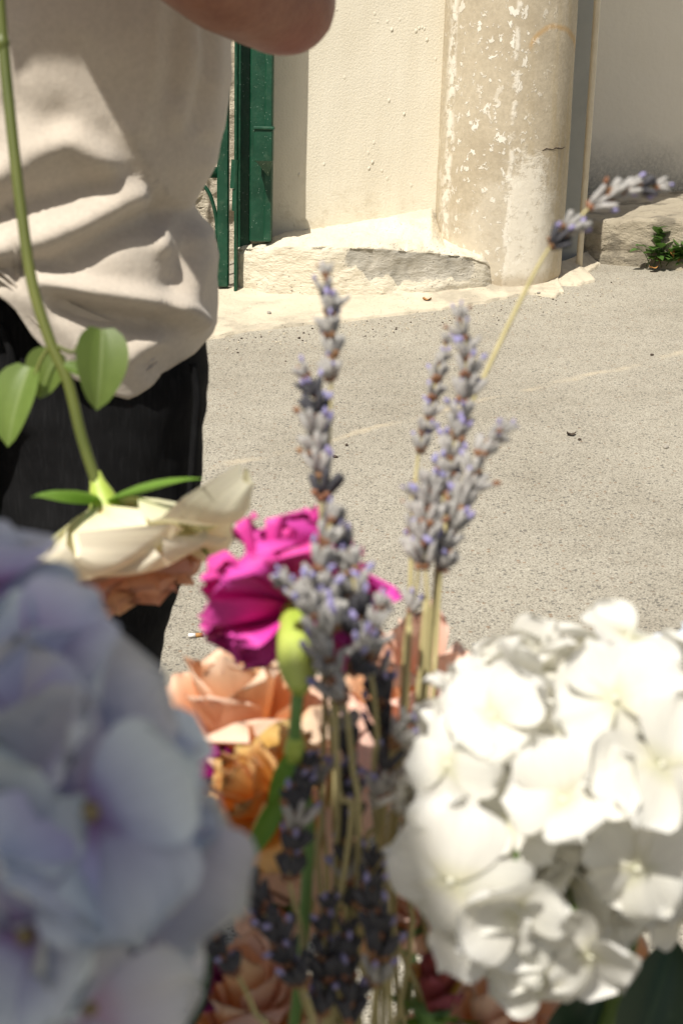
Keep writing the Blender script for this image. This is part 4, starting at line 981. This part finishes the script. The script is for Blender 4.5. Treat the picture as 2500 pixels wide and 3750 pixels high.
# ------------------------------------------------------------------ carnations
def carnation(label, top, axis, R_, mats, stem_pts, seed, calyx_len=0.030, stem_r=0.0024, avoid=None, cal_axis=None):
    """top: mouth of the calyx; axis: direction in which the flower opens"""
    rng = random.Random(seed); root = empty('carnation', stem_pts[-1]); O = Vector(stem_pts[-1]); tag(root, label, 'carnation'); ax = Vector(axis).normalized()
    H = Matrix.Translation(top - O) @ frame_z(ax, 0, hint=VIEW)          # local Z: axis, local Y: towards the camera
    cal = MB(); prof = [(-1.0, .30), (-.93, .50), (-.8, .82), (-.6, 1.0), (-.35, .98), (-.12, .80), (0, .72), (.12, .80)]
    L, rc = calyx_len, calyx_len * .185
    cal.tube([(0, 0, z * L) for z, _ in prof], [r * rc for _, r in prof], 14, sub=3); HC = H if cal_axis is None else Matrix.Translation(top - O) @ frame_z(cal_axis, 0, hint=VIEW); cal.build('calyx', MAT['calyx'], root, M=HC)
    tooth = mesh('sepal', *tri_leaf(L * .38, rc * .42, .1, -.5)[:2], MAT['calyx'], tri_leaf(L * .38, rc * .42)[2])
    for k in range(5):
        a = k * 2 * math.pi / 5 + .3
        link('sepal', tooth, root, HC @ Matrix.Rotation(a, 4, 'Z') @ Matrix.Translation((0, rc * .72, .0)) @ Matrix.Rotation(R(82), 4, 'X'))
    var = [petal_mesh('petal', rng.choice(mats), R_ * rng.uniform(.92, 1.08), R_ * rng.uniform(.95, 1.25), rng.uniform(-.05, .12), rng.uniform(-.5, .4), rng.uniform(.09, .17), rng.uniform(1.4, 3.0), .055, 20, 10, seed * 17 + q, .10, .9, 5) for q in range(9)]
    # outer petals arch out and down, the inner ones stand up
    rings = [(7, -40, 0.98), (8, -8, 1.02), (7, 20, 0.97), (7, 46, 0.98), (5, 70, 0.92)]
    for (n, el, scl) in rings:
        for k in range(n):
            a = 2 * math.pi * (k + rng.uniform(-.25, .25)) / n + el
            if avoid and avoid(a % (2 * math.pi), el): continue
            link('petal', rng.choice(var), root, H @ Matrix.Rotation(a, 4, 'Z') @ Matrix.Rotation(R(el + rng.gauss(0, 11)), 4, 'X') @ Matrix.Rotation(rng.gauss(0, .22), 4, 'Y') @ Matrix.Scale(scl * rng.uniform(.8, 1.12), 4))
    MB().tube([Vector(p) - O for p in stem_pts], stem_r, 9, sub=6).build('stem', MAT['carn_stem'], root)
    return root, O, H
ct, cb, cn = P(1085, 2225, .562), P(1095, 2500, .532), P(1078, 2745, .54)
def near_front(a, el):        # leave the calyx visible towards the camera
    d = abs((a - 0.0 + math.pi) % (2 * math.pi) - math.pi); return d < (1.05 if el < -20 else .85 if el < 0 else .6 if el < 30 else 0)
croot, cO, cH = carnation('bright magenta carnation on a green stem in front of the peach rose', ct, CU * .95 + CF * .20 - CR * .04, .0365, [MAT['carn']],
                      [cb, P(1084, 2620, .534), cn, P(1085, 2900, .55), P(1120, 3300, .57), foot(4) + Vector((0, 0, .3)), foot(4)], 3, calyx_len=.0445, avoid=near_front, cal_axis=(ct - cb))
MB().tube([P(1082, 2700, .537) - cO, cn - cO, P(1076, 2800, .544) - cO], [.003, .0042, .003], 10, sub=4).build('stem_node', MAT['calyx'], croot)
def blade(root, O, name, a, b, W, mat, bow=0.01, n=None, seed=0):
    """long leaf or sepal between two points"""
    a, b = Vector(a), Vector(b); d = b - a; L = d.length; nn = Vector(n) if n is not None else VIEW
    t_ = tri_leaf(L, W, .25, .5, 10, .62 if W > .009 else 1.0); me = mesh(name, t_[0], t_[1], mat, t_[2])
    return link(name, me, root, Matrix.Translation(a - O) @ frame_z(nn, 0, hint=d))
blade(croot, cO, 'leaf', cn, P(985, 2930, .55), .0035, MAT['sepal'])
blade(croot, cO, 'leaf', P(1035, 2905, .55), P(885, 3215, .54), .0042, MAT['sepal'])
c2 = P(690, 2960, .66)
carnation('dark purple carnation half hidden behind the lilac hydrangea', c2, CU * .8 - CR * .2, .036, [MAT['carn_dark']], [c2 - CU * .03, c2 - CU * .1, foot(5) + Vector((0, 0, .3)), foot(5)], 8)
c3 = P(640, 3560, .60)
carnation('crimson carnation low between the lilac hydrangea and the brown roses', c3, CU * .8 + CR * .1, .022, [MAT['carn_dark']], [c3 - CU * .02, c3 - CU * .1, foot(6) + Vector((0, 0, .3)), foot(6)], 9, .02)

# ------------------------------------------------------------------ roses
def rose_petal(name, mat, Rr, Hh, op, span, seed, nu=12, nv=10, tatter=0.0, ruf=1.0):
    """cupped petal round the flower axis (+Z); op 0 tight bud .. 1 fully open"""
    rng = random.Random(seed); ph, ph2 = rng.uniform(0, 6.28), rng.uniform(0, 6.28); v, uv = [], []
    for j in range(nv + 1):
        t = j / nv
        r0 = Rr * (0.10 + (0.28 + 0.62 * op) * math.sin(t * math.pi / 2) ** (1.1 - .3 * op)); h0 = Hh * (1 - .70 * op) * t ** (1 + .3 * op) + Hh * .04
        lip = max(0, t - .68) / .32
        r0 += Rr * op * .30 * lip ** 1.5; h0 -= Hh * (.10 + .28 * op) * lip ** 2 * (0.5 + op)
        wv = math.sin(min(1, t / .62) * math.pi / 2) ** .8 * max(0, 1 - (max(0, t - .62) / .38) ** 3.0) ** .5; wv = max(wv, .06)
        for i in range(nu + 1):
            s = i / nu * 2 - 1; a = s * span * wv * (1 - .25 * op * t)
            rf = ruf * (.05 * t * math.sin(3.2 * s + ph) + .03 * t * math.sin(7 * s + ph2)) + tatter * t * math.sin(13 * s + ph2) * .04
            r = r0 * (1 + rf) ; h = h0 + Hh * (.06 * ruf * op * math.sin(4 * s + ph2) - .10 * s * s * t + (tatter * .08 * math.sin(11 * s + ph) if j == nv else 0))
            v.append((r * math.sin(a), r * math.cos(a), h)); uv.append(((s + 1) / 2, t))
    q = nu + 1; f = [(j * q + i, j * q + i + 1, (j + 1) * q + i + 1, (j + 1) * q + i) for j in range(nv) for i in range(nu)]
    return mesh(name, v, f, mat, uv)
def rose(label, base, axis, Rr, Hh, inner, outer, stem_pts, seed, n=20, open_=1.0, sepals=True, tatter=0.3, name='rose', leaf_mat='sepal', ruf=1.0, inner_h=1.0, stem_r=.0027, hip_mat='carn_stem'):
    rng = random.Random(seed); root = empty(name, stem_pts[-1]); O = Vector(stem_pts[-1]); tag(root, label, 'rose'); ax = Vector(axis).normalized()
    H = Matrix.Translation(base - O) @ frame_z(ax, 0, hint=VIEW)
    for k in range(n):
        q = k / (n - 1); op = open_ * (0.02 + .98 * q ** 1.15); m = (inner if q < .55 else outer)
        me = rose_petal('petal', rng.choice(m), Rr * (.62 + .38 * q), Hh * (inner_h + (1.0 - inner_h) * q - .06 * q), op, rng.uniform(.95, 1.25) - .18 * q, seed * 53 + k, tatter=tatter, ruf=ruf)
        link('petal', me, root, H @ Matrix.Rotation(k * 2.39996 + rng.gauss(0, .15), 4, 'Z') @ Matrix.Rotation(rng.gauss(0, .06), 4, 'X'))
    MB().tube([(0, 0, -.016), (0, 0, -.010), (0, 0, -.003), (0, 0, .006)], [.003, .0042, .0068, .0095], 12, sub=3).build('hip', MAT[hip_mat], root, M=H)
    if sepals:
        for k in range(5):
            L = Hh * rng.uniform(.55, .8); t = tri_leaf(L, L * .13, .2, -1.1 * rng.uniform(.4, 1))
            link('sepal', mesh('sepal', t[0], t[1], MAT[leaf_mat], t[2]), root, H @ Matrix.Rotation(k * 1.2566 + .4, 4, 'Z') @ Matrix.Translation((0, .004, 0)) @ Matrix.Rotation(R(rng.uniform(-35, 20)), 4, 'X'))
    MB().tube([Vector(p) - O for p in stem_pts], stem_r, 9, sub=6).build('stem', MAT['stem'], root)
    return root, O
def std_stem(base, ax, i): return [base, base - Vector(ax).normalized() * .03, base - Vector(ax).normalized() * .05 + Vector((0, 0, -.06)), foot(i) + Vector((0, 0, .32)), foot(i)]
def R_at(label, px, py, Z, ax, Rr, Hh, inner, outer, i, seed, **kw):
    b = P(px, py, Z); return rose(label, b, ax, Rr, Hh, inner, outer, std_stem(b, ax, i), seed, **kw)
PK, PP, AM = [MAT['peach']], [MAT['pink_peach'], MAT['peach']], [MAT['amber']]
R_at('open peach rose right behind the magenta carnation stem', 905, 2830, .70, CU * .95 + VIEW * .35 - CR * .10, .070, .074, PK, PK + PP, 7, 21, n=22)
R_at('pink-peach rose behind the straw lavender stems', 1510, 2750, .75, CU * .95 + VIEW * .2, .056, .086, PP, [MAT['pink_peach']], 8, 22, n=16)
R_at('withered amber rose with red edges below the open peach rose', 1020, 2965, .62, CU * .55 - CR * .6 + VIEW * .55, .034, .042, AM, AM, 9, 23, n=15, open_=.9, tatter=1.2)
R_at('rust-brown rose in shade below the withered amber rose', 1030, 3300, .68, CU * .9 + VIEW * .35, .030, .036, PP, PP, 10, 24, n=15)
R_at('large rust-brown rose in deep shade at the bottom of the picture', 900, 3840, .66, CU * .9 + VIEW * .3, .047, .062, PP, PP, 11, 25, n=18)
R_at('small peach rose glimpsed between the lavender stems', 1260, 3330, .70, CU * .9 + VIEW * .3, .022, .030, PK, PP, 12, 26, n=12)
R_at('wine-red rosebud with golden outer petals under the white hydrangea', 1575, 3720, .62, CU * .95 + VIEW * .2 + CR * .1, .018, .036, [MAT['wine']], [MAT['gold'], MAT['wine']], 13, 27, n=10, open_=.55)
R_at('taupe-shaded rose under the white hydrangea', 1780, 3860, .64, CU * .9 + VIEW * .35, .040, .045, PP, PP, 14, 28, n=16)
R_at('brown-shaded rose beside the white hydrangea stem', 2290, 3700, .66, CU * .9 + VIEW * .3, .034, .040, PK, PP, 15, 29, n=14)
R_at('dusky peach rose behind the bundle of lavender stems', 1500, 3420, .71, CU * .9 + VIEW * .35, .026, .034, PP, PP, 16, 30, n=12)
# upside-down rose held by the person
ib = P(380, 1835, .745)
istem = [ib, P(352, 1760, .745), P(300, 1600, .745), P(250, 1400, .745), P(185, 1250, .745), P(120, 1040, .745), P(78, 760, .745), P(45, 480, .745), P(14, 170, .745), P(-10, -150, .742), HAND + CU * .03, HAND + CU * .09]
iroot, iO = rose('cream and peach rose hanging upside down from its long green stem', ib, -CU * .90 + CR * .30 + VIEW * .10, .080, .100, [MAT['blush_petal']], [MAT['cream_petal']], istem, 41, n=26, open_=.74, tatter=.0, ruf=.45, inner_h=.62, stem_r=.0030, hip_mat='calyx')
for a, b, w, nrm in (((372, 1205, .735), (362, 1500, .728), .0135, vn(.35, .25)), ((215, 1290, .755), (165, 1460, .765), .012, vn(-.2, .2)), ((110, 1345, .75), (-40, 1585, .73), .013, vn(-.25, .35)), ((235, 1335, .735), (330, 1325, .725), .004, vn(.2, .6))):
    blade(iroot, iO, 'leaf', P(*a), P(*b), w, MAT['leaf'], n=nrm)
for pts in (((205, 1265), (270, 1290), (300, 1240)), ((190, 1255), (150, 1320), (130, 1375))):
    MB().tube([P(x, y, .745) - iO for x, y in pts], .0012, 6, sub=4).build('leaf_stalk', MAT['stem'], iroot)
MB().tube([P(8, 190, .745) - iO, P(10, 160, .745) - iO, P(6, 120, .745) - iO], [.0026, .0042, .0026], 9, sub=3).build('stem_node', MAT['stem'], iroot)
# loose leaves low in the bunch
def leaf_sprig(label, pts, W, mat, i):
    O = foot(i); root = empty('leaf_sprig', O); tag(root, label, 'leaf')
    blade(root, O, 'leaf', P(*pts[0]), P(*pts[1]), W, mat)
    MB().tube([P(*pts[0]) - O, P(*pts[0]) - O + Vector((0, 0, -.1)), Vector((0, 0, .25)), Vector((0, 0, 0))], .0018, 7, sub=5).build('stem', MAT['hyd_stem'], root)
leaf_sprig('dark green leaf at the lower corner beside the lilac hydrangea', ((620, 3780, .58), (720, 3440, .56)), .011, MAT['dark_leaf'], 17)
leaf_sprig('bright green leaf tip between the lavender stems', ((1215, 3200, .68), (1195, 3020, .67)), .006, MAT['sepal'], 18)
leaf_sprig('bright green leaf beside the small peach rose', ((1235, 3150, .68), (1270, 3030, .67)), .006, MAT['sepal'], 19)
leaf_sprig('dark green leaf under the white hydrangea by its stem', ((2330, 3850, .56), (2520, 3480, .55)), .016, MAT['dark_leaf'], 20)
leaf_sprig('broad dark leaf at the bottom edge under the white hydrangea', ((2060, 3900, .60), (2260, 3600, .60)), .018, MAT['dark_leaf'], 21)

# ------------------------------------------------------------------ lavender
def whorl_mesh(seed, dark):
    rng = random.Random(seed); mb = MB(); n = rng.randrange(7, 10)
    for k in range(n):
        a = 2 * math.pi * k / n + rng.gauss(0, .2); tilt = rng.uniform(.28, .68); L = rng.uniform(.0060, .0084); r = rng.uniform(.00105, .0014)
        d = Vector((math.cos(a) * math.sin(tilt), math.sin(a) * math.sin(tilt), math.cos(tilt))); p = Vector((math.cos(a) * .0010, math.sin(a) * .0010, rng.uniform(-.0012, .0012)))
        mb.tube([p, p + d * L * .35, p + d * L * .75, p + d * L], [r * .55, r, r * .95, r * .6], 6, 0)
        u = rng.random()
        if u < (.34 if not dark else .25):
            q = p + d * L * .95; e = (d + Vector([rng.gauss(0, .35) for _ in range(3)])).normalized(); mb.tube([q, q + e * .0016, q + e * .0032], [.0006, .0011, .0004], 5, 1 if u < .28 else 2)
        elif u < .66: mb.blob(p + Vector((d.x, d.y, 0)) * .0022, (.0012, .0012, .0011), 2, 6, 4)
    mb.blob((0, 0, -.0008), (.0017, .0017, .0013), 2, 8, 5)
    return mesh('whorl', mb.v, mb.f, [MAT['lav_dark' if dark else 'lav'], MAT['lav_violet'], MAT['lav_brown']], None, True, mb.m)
WHORL = {d: [whorl_mesh(100 + i + 50 * d, d) for i in range(7)] for d in (False, True)}
def lavender(label, head, Z, stem, i, dark=False, wide=1.0, step_mm=6.2, seed=0, gaps=()):
    """head: image polyline from tip to base; stem: further image points down the stalk; Z: depth at tip, base and stem end"""
    rng = random.Random(seed); O = foot(i); root = empty('lavender_stalk', O); tag(root, label, 'lavender', 'lavender stalks in the bunch')
    Zs = Z if hasattr(Z, '__len__') else (Z, Z, Z)
    hp = [P(x, y, Zs[0] + (Zs[1] - Zs[0]) * k / max(1, len(head) - 1)) for k, (x, y) in enumerate(head)]
    sp = [P(x, y, Zs[1] + (Zs[2] - Zs[1]) * (k + 1) / max(1, len(stem))) for k, (x, y) in enumerate(stem)]
    full = hp + sp + [Vector((O.x, O.y, min(sp[-1].z if sp else hp[-1].z, .60) - .12)), O]
    MB().tube([q - O for q in full], [.0008] * len(hp) + [.0012] * (len(full) - len(hp)), 7, sub=6).build('stem', MAT['straw'], root)
    pts, _ = resample(hp, [0] * len(hp), 24); acc, nxt, tot = 0.0, 0.0, sum((b - a).length for a, b in zip(pts[:-1], pts[1:])); 
    for a, b in zip(pts[:-1], pts[1:]):
        acc += (b - a).length
        if acc >= nxt:
            t = acc / tot; nxt = acc + step_mm * .001 * rng.uniform(.85, 1.2)
            if any(g0 < t < g1 for g0, g1 in gaps): continue
            s = 1.22 * wide * (0.62 + .38 * min(1, t / .35)) * rng.uniform(.9, 1.1)
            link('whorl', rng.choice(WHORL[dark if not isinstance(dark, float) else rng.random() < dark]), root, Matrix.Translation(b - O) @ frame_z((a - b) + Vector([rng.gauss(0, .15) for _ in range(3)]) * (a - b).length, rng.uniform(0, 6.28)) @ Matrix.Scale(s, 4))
LAV = [
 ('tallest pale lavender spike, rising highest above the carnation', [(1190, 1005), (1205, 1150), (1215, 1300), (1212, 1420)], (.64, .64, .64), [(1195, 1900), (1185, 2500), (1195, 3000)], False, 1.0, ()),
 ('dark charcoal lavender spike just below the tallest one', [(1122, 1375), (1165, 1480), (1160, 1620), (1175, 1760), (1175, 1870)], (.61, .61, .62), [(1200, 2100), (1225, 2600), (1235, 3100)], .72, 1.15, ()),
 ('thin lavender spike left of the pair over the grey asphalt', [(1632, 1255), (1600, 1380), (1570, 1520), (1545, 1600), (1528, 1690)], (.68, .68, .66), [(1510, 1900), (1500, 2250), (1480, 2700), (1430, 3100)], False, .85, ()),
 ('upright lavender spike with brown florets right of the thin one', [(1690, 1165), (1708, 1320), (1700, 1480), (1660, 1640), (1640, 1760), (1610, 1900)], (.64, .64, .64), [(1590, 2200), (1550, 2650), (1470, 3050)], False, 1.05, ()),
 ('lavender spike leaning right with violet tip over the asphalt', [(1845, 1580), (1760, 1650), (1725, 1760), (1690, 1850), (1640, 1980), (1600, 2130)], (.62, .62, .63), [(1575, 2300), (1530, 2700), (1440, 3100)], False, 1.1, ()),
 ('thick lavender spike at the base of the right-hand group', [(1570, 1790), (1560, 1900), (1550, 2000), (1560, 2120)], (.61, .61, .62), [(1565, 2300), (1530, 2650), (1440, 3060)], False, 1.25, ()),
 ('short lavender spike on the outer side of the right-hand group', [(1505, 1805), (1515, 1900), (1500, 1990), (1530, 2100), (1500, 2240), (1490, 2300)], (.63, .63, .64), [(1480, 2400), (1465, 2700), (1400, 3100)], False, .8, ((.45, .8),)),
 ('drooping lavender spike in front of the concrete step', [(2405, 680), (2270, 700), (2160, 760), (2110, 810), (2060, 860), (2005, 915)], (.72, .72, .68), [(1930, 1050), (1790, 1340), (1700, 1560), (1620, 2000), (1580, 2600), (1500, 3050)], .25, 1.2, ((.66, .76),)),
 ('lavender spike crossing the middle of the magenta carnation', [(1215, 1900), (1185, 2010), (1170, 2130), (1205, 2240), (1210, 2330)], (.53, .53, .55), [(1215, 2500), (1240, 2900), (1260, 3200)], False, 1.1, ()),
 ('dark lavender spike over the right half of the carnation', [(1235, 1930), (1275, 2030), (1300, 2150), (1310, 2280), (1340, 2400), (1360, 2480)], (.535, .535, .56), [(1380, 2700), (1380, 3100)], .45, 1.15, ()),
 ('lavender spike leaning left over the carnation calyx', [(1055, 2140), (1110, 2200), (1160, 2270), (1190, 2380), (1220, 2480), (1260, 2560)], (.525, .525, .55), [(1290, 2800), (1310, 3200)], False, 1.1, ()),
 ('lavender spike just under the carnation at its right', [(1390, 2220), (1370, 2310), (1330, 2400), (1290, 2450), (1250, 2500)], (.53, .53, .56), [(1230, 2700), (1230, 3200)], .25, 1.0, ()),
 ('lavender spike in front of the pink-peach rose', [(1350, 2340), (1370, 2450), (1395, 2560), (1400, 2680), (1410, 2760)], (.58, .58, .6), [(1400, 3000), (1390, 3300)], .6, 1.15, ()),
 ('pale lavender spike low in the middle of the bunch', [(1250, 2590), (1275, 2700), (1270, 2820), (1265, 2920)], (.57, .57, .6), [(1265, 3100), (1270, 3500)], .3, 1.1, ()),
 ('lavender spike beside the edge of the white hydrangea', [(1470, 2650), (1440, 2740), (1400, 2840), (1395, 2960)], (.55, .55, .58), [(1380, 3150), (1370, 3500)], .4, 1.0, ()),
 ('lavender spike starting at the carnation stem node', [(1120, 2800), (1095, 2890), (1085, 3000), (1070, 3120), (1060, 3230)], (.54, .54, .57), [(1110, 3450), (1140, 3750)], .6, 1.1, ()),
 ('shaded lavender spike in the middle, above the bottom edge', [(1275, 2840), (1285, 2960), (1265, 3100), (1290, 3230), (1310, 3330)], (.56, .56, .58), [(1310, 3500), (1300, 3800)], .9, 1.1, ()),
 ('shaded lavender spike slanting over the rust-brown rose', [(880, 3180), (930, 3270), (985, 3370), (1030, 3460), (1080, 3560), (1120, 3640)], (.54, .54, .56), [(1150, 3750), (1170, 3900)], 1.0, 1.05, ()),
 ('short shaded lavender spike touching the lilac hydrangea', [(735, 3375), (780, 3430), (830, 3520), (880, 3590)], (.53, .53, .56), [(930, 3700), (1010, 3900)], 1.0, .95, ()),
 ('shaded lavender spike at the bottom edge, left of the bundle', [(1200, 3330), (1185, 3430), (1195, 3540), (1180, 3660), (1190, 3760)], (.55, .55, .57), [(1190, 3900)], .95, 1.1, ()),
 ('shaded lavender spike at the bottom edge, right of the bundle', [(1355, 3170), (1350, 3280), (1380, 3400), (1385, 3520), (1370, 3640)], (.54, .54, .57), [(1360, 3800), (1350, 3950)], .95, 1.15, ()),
 ('shade-darkened lavender spike lowest in the middle of the bundle', [(1270, 3420), (1265, 3530), (1285, 3640), (1280, 3760)], (.55, .55, .57), [(1280, 3950)], .95, 1.1, ()),
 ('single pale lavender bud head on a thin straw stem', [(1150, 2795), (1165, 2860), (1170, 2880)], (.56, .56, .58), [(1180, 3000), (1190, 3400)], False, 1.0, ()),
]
for i, (lab, head, Z, stem, dark, wide, gaps) in enumerate(LAV):
    lavender(lab, head, Z, stem, 30 + i, dark, wide, 8.0, 400 + i, gaps)
for i, (pts, lab) in enumerate([([(1500, 2290), (1470, 2700), (1420, 3100), (1400, 3600)], 'bare straw stalk at the outer edge of the stem bundle'), ([(1190, 2550), (1180, 3000), (1195, 3500)], 'bare straw stalk beside the carnation stem'),
                                ([(1235, 2560), (1225, 3000), (1230, 3500)], 'bare straw stalk second from the carnation stem'), ([(1560, 2200), (1520, 2650), (1470, 3150), (1450, 3600)], 'bare straw stalk inside the right-hand stem bundle'),
                                ([(1440, 2900), (1450, 3200), (1460, 3700)], 'bare dark straw stalk against the white hydrangea petals')]):
    O = foot(60 + i); root = empty('lavender_stalk', O); tag(root, lab, 'lavender', 'lavender stalks in the bunch')
    q = [P(x, y, .60) for x, y in pts]
    MB().tube([a - O for a in q] + [Vector((0, 0, .25)), Vector((0, 0, 0))], .0012, 7, sub=6).build('stem', MAT['straw'], root)

# ------------------------------------------------------------------ bucket under the bunch and an unseen parasol added to shade the nearest flowers
def bucket():
    prof = [(.0, .118), (.012, .12), (.10, .125), (.22, .135), (.33, .146), (.34, .151), (.348, .151), (.348, .145), (.33, .142), (.02, .116)]
    seg, v = 40, []
    for z, r in prof: v += [(r * math.cos(2 * math.pi * k / seg), r * math.sin(2 * math.pi * k / seg), z) for k in range(seg)]
    f = [(i * seg + k, i * seg + (k + 1) % seg, (i + 1) * seg + (k + 1) % seg, (i + 1) * seg + k) for i in range(len(prof) - 1) for k in range(seg)] + [tuple(range(seg))[::-1], tuple((len(prof) - 1) * seg + k for k in range(seg))]
    root = link('flower_bucket', mesh('flower_bucket', v, f, MAT['zinc'])); root.location = BUCKET; tag(root, 'zinc bucket holding the bunch of flowers, below the picture', 'bucket')
bucket()
def parasol():
    ZE = 2.15; x1, y1 = -0.428, -0.215; S = 3.4; cx, cy = x1 - S / 2, y1 - S / 2
    root = empty('shade_parasol', (cx, cy, gz(cx, cy))); tag(root, 'unseen square canvas parasol added behind the camera to shade the near flowers', 'parasol'); O = root.location
    n, v = 16, []
    for j in range(n + 1):
        for i in range(n + 1):
            u, w = i / n * 2 - 1, j / n * 2 - 1; v.append((u * S / 2, w * S / 2, ZE - O.z + .45 * (1 - max(abs(u), abs(w)))))
    f = [(j * (n + 1) + i, j * (n + 1) + i + 1, (j + 1) * (n + 1) + i + 1, (j + 1) * (n + 1) + i) for j in range(n) for i in range(n)]
    link('canopy', mesh('canopy', v, f, MAT['canvas'], smooth=False), root)
    MB().tube([(0, 0, 0), (0, 0, ZE + .44 - O.z)], .024, 12).build('pole', MAT['wood'], root)
    for a, b in ((1, 1), (1, -1), (-1, 1), (-1, -1)): MB().tube([(0, 0, ZE + .40 - O.z), (a * S * .49, b * S * .49, ZE - O.z - .01)], .01, 8).build('rib', MAT['wood'], root)
    MB().box((0, 0, .04), (.5, .5, .08), bev=.02).build('base', MAT['stone'], root)
parasol()
